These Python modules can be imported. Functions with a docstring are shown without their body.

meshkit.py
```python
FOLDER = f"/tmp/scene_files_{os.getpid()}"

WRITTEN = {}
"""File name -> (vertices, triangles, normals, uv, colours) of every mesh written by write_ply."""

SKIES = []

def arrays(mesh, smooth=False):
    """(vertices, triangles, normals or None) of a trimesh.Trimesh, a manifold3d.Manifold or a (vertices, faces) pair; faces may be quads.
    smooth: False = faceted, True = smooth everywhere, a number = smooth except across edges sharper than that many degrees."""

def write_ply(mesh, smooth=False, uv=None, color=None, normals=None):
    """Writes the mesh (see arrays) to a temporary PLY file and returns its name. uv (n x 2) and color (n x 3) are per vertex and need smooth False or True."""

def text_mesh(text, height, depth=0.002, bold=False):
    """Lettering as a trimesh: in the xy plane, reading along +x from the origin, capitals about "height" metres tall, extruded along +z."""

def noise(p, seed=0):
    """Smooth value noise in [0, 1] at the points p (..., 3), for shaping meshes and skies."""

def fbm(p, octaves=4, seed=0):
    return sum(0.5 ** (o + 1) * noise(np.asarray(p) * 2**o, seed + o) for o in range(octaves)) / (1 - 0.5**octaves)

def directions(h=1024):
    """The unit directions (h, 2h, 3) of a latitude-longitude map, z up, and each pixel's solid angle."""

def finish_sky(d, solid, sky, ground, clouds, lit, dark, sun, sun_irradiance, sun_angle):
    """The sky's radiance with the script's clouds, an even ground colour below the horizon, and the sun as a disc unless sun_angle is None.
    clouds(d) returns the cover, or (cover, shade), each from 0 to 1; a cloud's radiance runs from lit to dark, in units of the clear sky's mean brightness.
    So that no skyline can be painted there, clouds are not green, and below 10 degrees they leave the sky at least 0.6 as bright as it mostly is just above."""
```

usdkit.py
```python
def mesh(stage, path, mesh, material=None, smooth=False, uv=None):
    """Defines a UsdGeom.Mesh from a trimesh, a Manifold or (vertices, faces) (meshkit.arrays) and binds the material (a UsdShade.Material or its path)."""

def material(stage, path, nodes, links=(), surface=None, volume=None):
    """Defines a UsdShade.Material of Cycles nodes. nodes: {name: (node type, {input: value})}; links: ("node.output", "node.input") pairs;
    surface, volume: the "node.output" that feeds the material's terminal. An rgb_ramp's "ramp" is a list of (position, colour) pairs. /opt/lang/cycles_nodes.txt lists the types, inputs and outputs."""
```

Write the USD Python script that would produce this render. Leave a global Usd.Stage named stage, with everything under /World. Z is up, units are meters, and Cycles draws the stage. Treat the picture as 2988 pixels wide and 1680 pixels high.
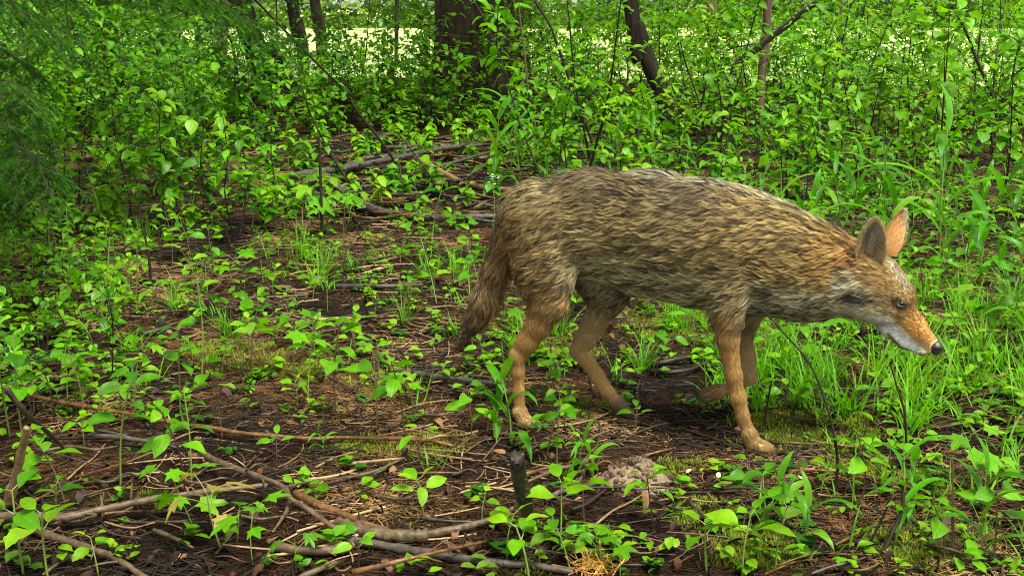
import math
import numpy as np
import trimesh
import meshkit
import usdkit
from scipy.spatial import cKDTree
from pxr import Usd, UsdGeom, UsdLux, UsdShade, Gf, Sdf, Vt

stage = Usd.Stage.CreateInMemory()
UsdGeom.SetStageUpAxis(stage, UsdGeom.Tokens.z)
UsdGeom.SetStageMetersPerUnit(stage, 1.0)
UsdGeom.Xform.Define(stage, '/World')

# ------------------------------------------------------------------ camera, sky, sun, exposure
CAM_H = 0.98
PITCH = math.atan(820 / 3606.9)
HALF = math.tan(math.radians(22.5))
cam = UsdGeom.Camera.Define(stage, '/World/camera')
cam.AddTranslateOp().Set(Gf.Vec3d(0, 0, CAM_H))
cam.AddRotateXOp().Set(90 - math.degrees(PITCH))
cam.CreateHorizontalApertureAttr(36.0)
cam.CreateVerticalApertureAttr(36.0 * 575 / 1024)
cam.CreateFocalLengthAttr(18.0 / HALF)
cam.CreateClippingRangeAttr(Gf.Vec2f(0.05, 2000))
cam.CreateExposureAttr(2.9)

SUN_EL, SUN_ROT = math.radians(64), math.radians(145)
sky = UsdLux.DomeLight.Define(stage, '/World/sky')
sky_mat = usdkit.material(stage, '/World/Looks/overcast_sky', {
    'sky': ('sky_texture', {'sky_type': 'single_scattering', 'sun_disc': False, 'sun_elevation': SUN_EL, 'sun_rotation': SUN_ROT, 'air_density': 1.0, 'aerosol_density': 2.0}),
    'bw': ('rgb_to_bw', {}),
    'tint': ('mix_color', {'blend_type': 'multiply', 'fac': 1.0, 'b': (1.0, 0.995, 0.86), 'use_clamp': False}),
    'co': ('texture_coordinate', {}),
    'n': ('noise_texture', {'scale': 2.2, 'detail': 5.0, 'roughness': 0.55}),
    'r': ('map_range', {'from_min': 0.3, 'from_max': 0.75, 'to_min': 0.78, 'to_max': 1.0}),
    'mixc': ('mix_color', {'blend_type': 'mix', 'use_clamp': False}),
    'bg': ('background_shader', {'strength': 0.060}),
}, [('sky.color', 'bw.color'), ('bw.val', 'tint.a'), ('co.generated', 'n.vector'), ('n.fac', 'r.value'), ('r.result', 'mixc.fac'),
    ('sky.color', 'mixc.a'), ('tint.result', 'mixc.b'), ('mixc.result', 'bg.color')], surface='bg.background')
UsdShade.MaterialBindingAPI.Apply(sky.GetPrim()).Bind(sky_mat)
sky.GetPrim().SetCustomDataByKey('kind', 'structure')
sun = UsdLux.DistantLight.Define(stage, '/World/sun')
sun.CreateIntensityAttr(0.4)
sun.CreateAngleAttr(20.0)
sun.CreateNormalizeAttr(True) if hasattr(sun, 'CreateNormalizeAttr') else None
UsdLux.LightAPI(sun.GetPrim()).CreateNormalizeAttr(True)
sun.CreateColorAttr(Gf.Vec3f(1.0, 0.98, 0.86))
sun.AddRotateXYZOp().Set(Gf.Vec3f(90 - math.degrees(SUN_EL), 0, 180 - math.degrees(SUN_ROT)))

# ------------------------------------------------------------------ helpers
F = 3606.9                                   # focal length in pixels of the 2988 px wide photograph
FWD = np.array([0, math.cos(PITCH), -math.sin(PITCH)])
UPV = np.array([0, math.sin(PITCH), math.cos(PITCH)])
EYE = np.array([0, 0, CAM_H])


def ray(px, py):
    d = FWD + np.array([1.0, 0, 0]) * ((px - 1494) / F) + UPV * ((840 - py) / F)
    return d


def at(px, py, y):
    """The world point seen at a photo pixel, y metres in front of the camera."""
    d = ray(px, py)
    return EYE + d * (y / d[1])


def bumps(x, y):
    """Height of the forest floor."""
    x, y = np.asarray(x, float), np.asarray(y, float)
    r = np.hypot(x, y)
    p = np.stack([x, y, 0 * x], -1)
    k = np.clip((16 - r) / 8, 0, 1)
    h = (meshkit.fbm(p * 1.3 + 7.1, 3, 3) - 0.5) * 0.05 + (meshkit.fbm(p * 7.0 + 1.7, 3, 5) - 0.5) * 0.012
    return h * k


def ground_at(px, py, lift=0.0):
    """The point of the forest floor seen at a photo pixel."""
    d = ray(px, py)
    z = 0.0
    for _ in range(6):
        p = EYE + d * ((z + lift - CAM_H) / d[2])
        z = float(bumps(p[0], p[1]))
    return np.array([p[0], p[1], z + lift])


def pixel(p):
    q = np.asarray(p, float) - EYE
    z = q @ FWD
    return np.stack([1494 + F * q[..., 0] / z, 840 - F * (q @ UPV) / z], -1)


class MB:
    """Collects triangles with uv for one mesh."""

    def __init__(self):
        self.v, self.f, self.uv, self.n = [], [], [], 0

    def add(self, v, f, uv=None):
        v, f = np.asarray(v, float), np.asarray(f, int)
        if f.shape[1] == 4:
            f = np.vstack([f[:, [0, 1, 2]], f[:, [0, 2, 3]]])
        self.v.append(v)
        self.f.append(f + self.n)
        self.uv.append(np.zeros((len(v), 2)) if uv is None else np.asarray(uv, float))
        self.n += len(v)
        return self

    def merge(self, o, m=None):
        for v, f, uv, n in zip(o.v, o.f, o.uv, np.cumsum([0] + [len(x) for x in o.v])):
            self.add(v if m is None else v @ m[:3, :3].T + m[:3, 3], f - n, uv)
        return self

    def arrays(self):
        return np.vstack(self.v), np.vstack(self.f), np.vstack(self.uv)


USED = {}


def numbered(path):
    n = USED.get(path, -1) + 1
    USED[path] = n
    return path if n == 0 else f'{path}_{n:03d}'


def obj(name, mesh, mat, parent='/World', smooth=False, color=None, **data):
    """One Mesh prim under parent."""
    path = numbered(f'{parent}/{name}')
    uv = None
    if isinstance(mesh, MB):
        v, f, uv = mesh.arrays()
        mesh = (v, f)
        if smooth not in (False, True):
            smooth = True
    m = usdkit.mesh(stage, path, mesh, mat, smooth=smooth, uv=uv)
    if color is not None:
        UsdGeom.PrimvarsAPI(m).CreatePrimvar('tone', Sdf.ValueTypeNames.Color3fArray, 'vertex').Set(Vt.Vec3fArray.FromNumpy(np.asarray(color, np.float32)))
    tag(m.GetPrim(), **data)
    return path


def tag(prim, **data):
    for k, v in data.items():
        if v:
            prim.SetCustomDataByKey({'cat': 'category'}.get(k, k), v)


def thing(name, loc=None, rotz=0.0, scale=None, tilt=None, parent='/World', **data):
    path = numbered(f'{parent}/{name}')
    x = UsdGeom.Xform.Define(stage, path)
    place(x, loc, rotz, scale, tilt)
    tag(x.GetPrim(), **data)
    return path


def place(x, loc, rotz, scale, tilt):
    if loc is not None:
        x.AddTranslateOp().Set(Gf.Vec3d(*map(float, loc)))
    if tilt is not None:
        x.AddRotateXYZOp().Set(Gf.Vec3f(float(tilt[0]), float(tilt[1]), float(rotz)))
    elif rotz:
        x.AddRotateZOp().Set(float(rotz))
    if scale is not None:
        x.AddScaleOp().Set(Gf.Vec3f(*([float(scale)] * 3 if np.ndim(scale) == 0 else map(float, scale))))


def copy_of(kind, name, loc, rotz=0.0, scale=None, tilt=None, **data):
    """An instance of one of the kinds below /World/Kinds."""
    path = numbered(f'/World/{name}')
    x = UsdGeom.Xform.Define(stage, path)
    x.GetPrim().GetReferences().AddInternalReference(kind)
    x.GetPrim().SetInstanceable(True)
    place(x, loc, rotz, scale, tilt)
    tag(x.GetPrim(), **data)
    return path


stage.CreateClassPrim('/World/Kinds')


def kind_root(name):
    path = numbered(f'/World/Kinds/{name}')
    UsdGeom.Xform.Define(stage, path)
    return path


def scatter(path, protos, pos, idx, yaw, scale, tilt=None, **data):
    """A PointInstancer. protos: list of (name, mesh, material)."""
    pi = UsdGeom.PointInstancer.Define(stage, path)
    rel = pi.CreatePrototypesRel()
    for n, mesh, mat in protos:
        rel.AddTarget(obj(n, mesh, mat, f'{path}', smooth=True))
    yaw = np.asarray(yaw, float)
    n = len(yaw)
    q = np.stack([np.cos(yaw / 2), 0 * yaw, 0 * yaw, np.sin(yaw / 2)], -1)
    if tilt is not None:
        a, b = tilt[:, 0] / 2, tilt[:, 1] / 2
        qx = np.stack([np.cos(a), np.sin(a), 0 * a, 0 * a], -1)
        qy = np.stack([np.cos(b), 0 * b, np.sin(b), 0 * b], -1)
        q = qmul(qmul(q, qy), qx)
    pi.CreatePositionsAttr(Vt.Vec3fArray.FromNumpy(np.asarray(pos, np.float32)))
    pi.CreateProtoIndicesAttr(Vt.IntArray.FromNumpy(np.asarray(idx, np.int32)))
    pi.CreateOrientationsAttr(Vt.QuathArray([Gf.Quath(float(a), float(b), float(c), float(d)) for a, b, c, d in q]))
    s = np.asarray(scale, np.float32)
    pi.CreateScalesAttr(Vt.Vec3fArray.FromNumpy(np.repeat(s[:, None], 3, 1) if s.ndim == 1 else s))
    tag(pi.GetPrim(), **data)
    return pi


def qmul(a, b):
    w1, x1, y1, z1 = a.T
    w2, x2, y2, z2 = b.T
    return np.stack([w1*w2-x1*x2-y1*y2-z1*z2, w1*x2+x1*w2+y1*z2-z1*y2, w1*y2-x1*z2+y1*w2+z1*x2, w1*z2+x1*y2-y1*x2+z1*w2], -1)


def unit(a):
    a = np.asarray(a, float)
    return a / np.maximum(np.linalg.norm(a, axis=-1, keepdims=True), 1e-12)


def smooth_line(pts, n):
    """Catmull-Rom through pts (k x m) resampled to n points."""
    p = np.asarray(pts, float)
    if len(p) == 2:
        t = np.linspace(0, 1, n)[:, None]
        return p[0] * (1 - t) + p[1] * t
    q = np.vstack([2 * p[0] - p[1], p, 2 * p[-1] - p[-2]])
    seg = np.linspace(0, len(p) - 1 - 1e-9, n)
    i, t = seg.astype(int), (seg % 1)[:, None]
    a, b, c, d = q[i], q[i + 1], q[i + 2], q[i + 3]
    return 0.5 * (2 * b + (c - a) * t + (2 * a - 5 * b + 4 * c - d) * t ** 2 + (3 * b - 3 * c + d - a) * t ** 3)


def tube(mb, pts, rad, sides=6, rough=0.0, seed=0, cap=True):
    """A tapering, slightly knobbly tube along pts."""
    p = np.asarray(pts, float)
    r = np.broadcast_to(np.asarray(rad, float), (len(p),))
    t = unit(np.gradient(p, axis=0))
    ref = np.where(np.abs(t[:, 2:]) < 0.9, [[0, 0, 1.0]], [[1.0, 0, 0]])
    a = unit(np.cross(t, ref))
    for i in range(1, len(a)):                      # keep the frame from flipping
        if a[i] @ a[i - 1] < 0:
            a[i] = -a[i]
    b = np.cross(t, a)
    ang = np.arange(sides) * 2 * np.pi / sides
    rr = np.repeat(r[:, None], sides, 1)
    if rough:
        g = np.random.default_rng(seed)
        rr = rr * (1 + rough * (g.random(rr.shape) - 0.5) + rough * 0.8 * (g.random((len(p), 1)) - 0.5))
    v = p[:, None] + rr[..., None] * (np.cos(ang)[None, :, None] * a[:, None] + np.sin(ang)[None, :, None] * b[:, None])
    i, j = np.meshgrid(np.arange(len(p) - 1), np.arange(sides), indexing='ij')
    q = np.stack([i * sides + j, i * sides + (j + 1) % sides, (i + 1) * sides + (j + 1) % sides, (i + 1) * sides + j], -1).reshape(-1, 4)
    f = np.vstack([q[:, [0, 1, 2]], q[:, [0, 2, 3]]])
    v = v.reshape(-1, 3)
    L = np.concatenate([[0], np.cumsum(np.linalg.norm(np.diff(p, axis=0), axis=1))])
    uv = np.stack([np.tile(np.arange(sides) / sides, len(p)), np.repeat(L, sides)], -1)
    if cap:
        v = np.vstack([v, p[0], p[-1]])
        uv = np.vstack([uv, [[0.5, 0]], [[0.5, L[-1]]]])
        n0, n1 = len(v) - 2, len(v) - 1
        k = np.arange(sides)
        f = np.vstack([f, np.stack([np.full(sides, n0), (k + 1) % sides, k], -1), np.stack([np.full(sides, n1), (len(p) - 1) * sides + k, (len(p) - 1) * sides + (k + 1) % sides], -1)])
    mb.add(v, f, uv)
    return mb


def mat(name, nodes, links, surface):
    return usdkit.material(stage, f'/World/Looks/{name}', nodes, links, surface=surface)

# ------------------------------------------------------------------ materials

def leaf_material(name, base, rough=0.38, trans=0.42, var=0.36, veins=7.0, spec=0.18, yellow=(0.16, 0.20, 0.02)):
    b = np.array(base)
    nodes = {
        'oi': ('object_info', {}), 'ge': ('geometry', {}), 'uv': ('texture_coordinate', {}), 'sp': ('separate_xyz', {}),
        'rsum': ('math', {'math_type': 'add'}), 'rfr': ('math', {'math_type': 'fraction'}),
        'tone': ('rgb_ramp', {'ramp': [(0.0, tuple(b * (1 - var))), (0.35, tuple(b * 0.92)), (0.7, tuple(b * (1 + 0.5 * var))), (1.0, tuple(0.55 * b * (1 + var) + 0.45 * np.array(yellow)))]}),
        'cu': ('math', {'math_type': 'subtract', 'value2': 0.5}), 'au': ('math', {'math_type': 'absolute'}),
        'mid': ('map_range', {'from_min': 0.0, 'from_max': 0.06, 'to_min': 1.0, 'to_max': 0.0, 'clamp': True}),
        'ku': ('math', {'math_type': 'multiply', 'value2': -1.1}), 'ad': ('math', {'math_type': 'add'}),
        'sv': ('math', {'math_type': 'multiply', 'value2': veins * 6.283}), 'si': ('math', {'math_type': 'sine'}),
        'sv2': ('map_range', {'from_min': 0.75, 'from_max': 1.0, 'to_min': 0.0, 'to_max': 1.0, 'clamp': True}),
        'mx': ('math', {'math_type': 'maximum'}), 'vf': ('math', {'math_type': 'multiply', 'value2': 0.42}),
        'vc': ('mix_color', {'blend_type': 'mix', 'b': tuple(b * 1.25 + np.array([0.015, 0.025, 0.001]))}),
        'no': ('noise_texture', {'scale': 60.0, 'detail': 3.0}),
        'nr': ('map_range', {'from_min': 0.3, 'from_max': 0.7, 'to_min': 0.8, 'to_max': 1.15}),
        'mt': ('mix_color', {'blend_type': 'multiply', 'fac': 1.0, 'use_clamp': False}),
        'bn': ('noise_texture', {'scale': 34.0, 'detail': 4.0, 'roughness': 0.6}), 'br': ('map_range', {'from_min': 0.64, 'from_max': 0.74, 'to_min': 0.0, 'to_max': 0.6, 'clamp': True}),
        'bl': ('mix_color', {'blend_type': 'mix', 'b': (0.10, 0.075, 0.018)}),
        'bu': ('bump', {'strength': 0.35, 'distance': 0.002, 'invert': True}),
        'pb': ('principled_bsdf', {'roughness': rough, 'specular_ior_level': spec}),
        'tc': ('mix_color', {'blend_type': 'multiply', 'fac': 1.0, 'b': (1.45, 1.5, 0.55), 'use_clamp': False}),
        'tr': ('translucent_bsdf', {}),
        'mc': ('mix_closure', {'fac': trans}),
    }
    links = [('oi.random', 'rsum.value1'), ('ge.random_per_island', 'rsum.value2'), ('rsum.value', 'rfr.value1'), ('rfr.value', 'tone.fac'),
             ('uv.UV', 'sp.vector'), ('sp.x', 'cu.value1'), ('cu.value', 'au.value1'), ('au.value', 'mid.value'),
             ('au.value', 'ku.value1'), ('ku.value', 'ad.value1'), ('sp.y', 'ad.value2'), ('ad.value', 'sv.value1'), ('sv.value', 'si.value1'), ('si.value', 'sv2.value'),
             ('mid.result', 'mx.value1'), ('sv2.result', 'mx.value2'), ('mx.value', 'vf.value1'), ('vf.value', 'vc.fac'), ('tone.color', 'vc.a'),
             ('uv.object', 'no.vector'), ('no.fac', 'nr.value'), ('vc.result', 'mt.a'), ('nr.result', 'mt.b'),
             ('uv.object', 'bn.vector'), ('bn.fac', 'br.value'), ('br.result', 'bl.fac'), ('mt.result', 'bl.a'),
             ('mx.value', 'bu.height'), ('bu.normal', 'pb.normal'), ('bl.result', 'pb.base_color'), ('bl.result', 'tc.a'), ('tc.result', 'tr.color'),
             ('pb.BSDF', 'mc.closure1'), ('tr.BSDF', 'mc.closure2')]
    return mat(name, nodes, links, 'mc.closure')


LEAF = [leaf_material('leaf_fresh', (0.080, 0.232, 0.002)),
        leaf_material('leaf_mid', (0.048, 0.172, 0.002)),
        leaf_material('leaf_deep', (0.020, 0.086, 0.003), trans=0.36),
        leaf_material('leaf_yellow', (0.112, 0.250, 0.002))]
LEAF_MAPLE = leaf_material('leaf_lobed', (0.066, 0.205, 0.003), veins=0.0)
LEAF_RUSTY = leaf_material('leaf_rusty', (0.19, 0.15, 0.03), veins=0.0, yellow=(0.22, 0.08, 0.03))
LEAF_CANOPY = leaf_material('leaf_canopy', (0.055, 0.125, 0.012), trans=0.45, veins=0.0)
GRASS = leaf_material('grass_blade', (0.070, 0.225, 0.002), rough=0.42, veins=0.0)
STRAP = leaf_material('leaf_strap', (0.044, 0.175, 0.004), rough=0.38, veins=0.0)
NEEDLE = leaf_material('needle_green', (0.014, 0.062, 0.003), rough=0.6, trans=0.3, veins=0.0, spec=0.05, yellow=(0.03, 0.08, 0.004))
MOSS = leaf_material('moss_frond', (0.105, 0.140, 0.008), rough=0.7, trans=0.3, veins=0.0, yellow=(0.22, 0.19, 0.012))


def bark_material(name, dark, light, scale=1.0, rough=0.55, moss=0.0, bump=0.6, stretch=0.25, spec=0.2):
    nodes = {
        'tc': ('texture_coordinate', {}), 'oi': ('object_info', {}),
        'mp': ('mapping', {'scale': (scale, scale, scale * stretch)}),
        'n1': ('noise_texture', {'scale': 28.0, 'detail': 6.0, 'roughness': 0.65}),
        'n2': ('noise_texture', {'scale': 5.0, 'detail': 4.0, 'roughness': 0.6}),
        'vo': ('voronoi_texture', {'scale': 34.0, 'feature': 'distance_to_edge'}),
        'ra': ('rgb_ramp', {'ramp': [(0.28, dark), (0.52, tuple(0.5 * (np.array(dark) + np.array(light)))), (0.72, light)]}),
        'mr': ('map_range', {'from_min': 0.5, 'from_max': 0.66, 'to_min': 0.0, 'to_max': moss, 'clamp': True}),
        'mx': ('mix_color', {'b': (0.055, 0.062, 0.012)}),
        'hs': ('math', {'math_type': 'add'}),
        'bu': ('bump', {'strength': bump, 'distance': 0.004 / scale}),
        'pb': ('principled_bsdf', {'roughness': rough, 'specular_ior_level': spec}),
    }
    links = [('tc.object', 'mp.vector'), ('mp.vector', 'n1.vector'), ('tc.object', 'n2.vector'), ('mp.vector', 'vo.vector'), ('n1.fac', 'ra.fac'),
             ('n2.fac', 'mr.value'), ('mr.result', 'mx.fac'), ('ra.color', 'mx.a'), ('mx.result', 'pb.base_color'),
             ('n1.fac', 'hs.value1'), ('vo.distance', 'hs.value2'), ('hs.value', 'bu.height'), ('bu.normal', 'pb.normal')]
    return mat(name, nodes, links, 'pb.BSDF')


BARK_TREE = bark_material('bark_ridged', (0.005, 0.0035, 0.0025), (0.050, 0.038, 0.026), 0.5, moss=0.3, spec=0.06, rough=0.8, bump=0.9)
BARK_DARK = bark_material('bark_dark_wet', (0.004, 0.003, 0.0025), (0.020, 0.015, 0.011), 1.0, moss=0.25, spec=0.08, rough=0.8)
BARK_STUMP = bark_material('bark_stump', (0.004, 0.003, 0.0025), (0.026, 0.020, 0.014), 2.0, moss=0.5, bump=0.9, stretch=0.5)
BARK_RED = bark_material('bark_reddish', (0.03, 0.018, 0.012), (0.12, 0.075, 0.05), 0.7)
WOOD_BROWN = bark_material('branch_brown_wet', (0.014, 0.009, 0.006), (0.115, 0.075, 0.044), 2.2, rough=0.5, moss=0.25, stretch=1.0)
WOOD_GREY = bark_material('branch_grey', (0.012, 0.009, 0.008), (0.075, 0.060, 0.050), 2.0, rough=0.45, moss=0.15, stretch=1.0)
WOOD_ORANGE = bark_material('branch_orange', (0.012, 0.007, 0.004), (0.16, 0.075, 0.025), 2.2, rough=0.36, moss=0.1, stretch=1.0)
WOOD_TAN = bark_material('branch_tan', (0.06, 0.036, 0.018), (0.25, 0.155, 0.075), 2.2, rough=0.45, stretch=1.0)
STEM_DARK = bark_material('stem_dark', (0.006, 0.004, 0.003), (0.028, 0.019, 0.013), 3.0, rough=0.45, stretch=0.4)
STEM_GREEN = mat('stem_green', {'pb': ('principled_bsdf', {'base_color': (0.095, 0.135, 0.022), 'roughness': 0.45})}, [], 'pb.BSDF')
STEM_RED = mat('stem_reddish', {'pb': ('principled_bsdf', {'base_color': (0.055, 0.030, 0.016), 'roughness': 0.45})}, [], 'pb.BSDF')


def litter_material(name, cols, rough=0.55):
    return mat(name, {
        'oi': ('object_info', {}), 'ge': ('geometry', {}), 'ad': ('math', {'math_type': 'add'}), 'fr': ('math', {'math_type': 'fraction'}),
        'ra': ('rgb_ramp', {'ramp': cols}), 'tc': ('texture_coordinate', {}), 'no': ('noise_texture', {'scale': 90.0, 'detail': 4.0}),
        'nr': ('map_range', {'from_min': 0.3, 'from_max': 0.7, 'to_min': 0.55, 'to_max': 1.25}),
        'mu': ('mix_color', {'blend_type': 'multiply', 'fac': 1.0, 'use_clamp': False}),
        'bu': ('bump', {'strength': 0.4, 'distance': 0.001}),
        'pb': ('principled_bsdf', {'roughness': rough, 'specular_ior_level': 0.15})},
        [('oi.random', 'ad.value1'), ('ge.random_per_island', 'ad.value2'), ('ad.value', 'fr.value1'), ('fr.value', 'ra.fac'), ('tc.object', 'no.vector'), ('no.fac', 'nr.value'),
         ('ra.color', 'mu.a'), ('nr.result', 'mu.b'), ('mu.result', 'pb.base_color'), ('no.fac', 'bu.height'), ('bu.normal', 'pb.normal')], 'pb.BSDF')


LITTER_NEEDLE = litter_material('litter_needles', [(0, (0.006, 0.004, 0.003)), (0.45, (0.018, 0.009, 0.005)), (0.75, (0.052, 0.024, 0.010)), (0.9, (0.14, 0.070, 0.025)), (1, (0.32, 0.20, 0.08))], 0.6)
LITTER_TWIG = litter_material('litter_twigs', [(0, (0.006, 0.005, 0.004)), (0.45, (0.018, 0.012, 0.008)), (0.75, (0.05, 0.032, 0.019)), (0.9, (0.13, 0.08, 0.040)), (1, (0.32, 0.21, 0.11))], 0.55)
LITTER_LEAF = litter_material('litter_dead_leaves', [(0, (0.010, 0.005, 0.004)), (0.5, (0.026, 0.011, 0.007)), (0.85, (0.085, 0.035, 0.016)), (1, (0.17, 0.09, 0.04))], 0.62)
STRAW = litter_material('litter_straw', [(0, (0.2, 0.085, 0.02)), (0.6, (0.33, 0.15, 0.03)), (1, (0.42, 0.24, 0.06))], 0.45)

GROUND = mat('forest_soil', {
    'ge': ('geometry', {}),
    'n1': ('noise_texture', {'scale': 3.0, 'detail': 6.0, 'roughness': 0.6}), 'n2': ('noise_texture', {'scale': 60.0, 'detail': 8.0, 'roughness': 0.7}),
    'n3': ('noise_texture', {'scale': 1.6, 'detail': 4.0, 'roughness': 0.6}),
    'ra': ('rgb_ramp', {'ramp': [(0.3, (0.005, 0.0035, 0.0025)), (0.5, (0.014, 0.008, 0.005)), (0.65, (0.028, 0.015, 0.008)), (0.8, (0.05, 0.028, 0.015))]}),
    'mr': ('map_range', {'from_min': 0.55, 'from_max': 0.7, 'to_min': 0.0, 'to_max': 0.75, 'clamp': True}),
    'mo': ('mix_color', {'b': (0.045, 0.055, 0.010)}),
    'bu': ('bump', {'strength': 0.8, 'distance': 0.012}),
    'pb': ('principled_bsdf', {'roughness': 0.95, 'specular_ior_level': 0.0})},
    [('ge.position', 'n1.vector'), ('ge.position', 'n2.vector'), ('ge.position', 'n3.vector'), ('n2.fac', 'ra.fac'), ('n3.fac', 'mr.value'), ('mr.result', 'mo.fac'),
     ('ra.color', 'mo.a'), ('mo.result', 'pb.base_color'), ('n2.fac', 'bu.height'), ('bu.normal', 'pb.normal')], 'pb.BSDF')
LAWN = mat('lawn_grass', {
    'ge': ('geometry', {}), 'mp': ('mapping', {'scale': (1.0, 0.35, 1.0)}),
    'n1': ('noise_texture', {'scale': 0.5, 'detail': 5.0, 'roughness': 0.6}), 'n2': ('noise_texture', {'scale': 9.0, 'detail': 6.0, 'roughness': 0.7}),
    'ra': ('rgb_ramp', {'ramp': [(0.3, (0.22, 0.29, 0.08)), (0.5, (0.31, 0.38, 0.13)), (0.7, (0.42, 0.46, 0.22))]}),
    'nr': ('map_range', {'from_min': 0.3, 'from_max': 0.7, 'to_min': 0.7, 'to_max': 1.2}),
    'mu': ('mix_color', {'blend_type': 'multiply', 'fac': 1.0, 'use_clamp': False}),
    'pb': ('principled_bsdf', {'roughness': 0.8, 'specular_ior_level': 0.2})},
    [('ge.position', 'mp.vector'), ('mp.vector', 'n1.vector'), ('mp.vector', 'n2.vector'), ('n1.fac', 'ra.fac'), ('n2.fac', 'nr.value'), ('ra.color', 'mu.a'), ('nr.result', 'mu.b'), ('mu.result', 'pb.base_color')], 'pb.BSDF')
# ------------------------------------------------------------------ setting: forest floor and the lawn beyond the wood

def polar_sheet(r, th, z):
    R, T = np.meshgrid(r, th, indexing='ij')
    x, y = R * np.sin(T), R * np.cos(T)
    v = np.stack([x, y, z(x, y)], -1).reshape(-1, 3)
    n = len(th)
    i, j = np.meshgrid(np.arange(len(r) - 1), np.arange(n - 1), indexing='ij')
    q = np.stack([i * n + j, (i + 1) * n + j, (i + 1) * n + j + 1, i * n + j + 1], -1).reshape(-1, 4)
    f = np.vstack([q[:, [0, 2, 1]], q[:, [0, 3, 2]]])
    return v, f


th = np.radians(np.concatenate([np.linspace(-180, -36, 30)[:-1], np.linspace(-36, 36, 260), np.linspace(36, 180, 30)[1:]]))
rr = np.concatenate([[0.01, 0.4, 0.9, 1.3], np.geomspace(1.6, 18, 250), np.geomspace(19, 500, 40)])
gv, gf = polar_sheet(rr, th, bumps)
obj('ground', (gv, gf), GROUND, smooth=True, label='dark forest floor of damp soil under needles and twigs', kind='structure')
lawn_th = np.radians(np.linspace(-60, 60, 200))
lawn_rr = np.concatenate([[0.0], np.geomspace(0.5, 380, 60)])


def lawn_sheet():
    T = lawn_th
    edge = 17.0 + 3.0 * (meshkit.fbm(np.stack([T * 6, 0 * T, 0 * T], -1), 3, 9) - 0.5)
    R = edge[None, :] + lawn_rr[:, None]
    x, y = R * np.sin(T)[None], R * np.cos(T)[None]
    v = np.stack([x, y, np.where(lawn_rr[:, None] > 0, 0.03, 0.004) + 0 * x], -1).reshape(-1, 3)
    n = len(T)
    i, j = np.meshgrid(np.arange(len(lawn_rr) - 1), np.arange(n - 1), indexing='ij')
    q = np.stack([i * n + j, (i + 1) * n + j, (i + 1) * n + j + 1, i * n + j + 1], -1).reshape(-1, 4)
    return v, np.vstack([q[:, [0, 2, 1]], q[:, [0, 3, 2]]])


obj('lawn', lawn_sheet(), LAWN, smooth=True, label='bright open grass beyond the edge of the wood', kind='structure')
# ------------------------------------------------------------------ the coyote
# A local frame: X along the animal towards its head, Y across (away from the camera), Z up; its near paws stand on the ground at the pixels they are seen at.
paw_f, paw_h = ground_at(2212, 1316), ground_at(1522, 1240)
CX = unit((paw_f - paw_h) * [1, 1, 0])
CY = np.array([-CX[1], CX[0], 0.0])
C0 = np.array([paw_f[0] * 0.5 + paw_h[0] * 0.5, paw_f[1] * 0.5 + paw_h[1] * 0.5, 0.0]) + CY * 0.06
C0[2] = 0.0
CM = np.stack([CX, CY, np.array([0, 0, 1.0])])          # rows


def loc(px, py, w=0.0):
    """The local point where a photo pixel's ray meets the plane w metres across the animal."""
    d = ray(px, py)
    t = (w - (EYE - C0) @ CY) / (d @ CY)
    return CM @ (EYE + d * t - C0)


def to_world(p):
    return np.asarray(p) @ CM + C0


def px_size(w=0.0, px=2000):
    return np.linalg.norm(loc(px + 1, 800, w) - loc(px, 800, w))


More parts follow.
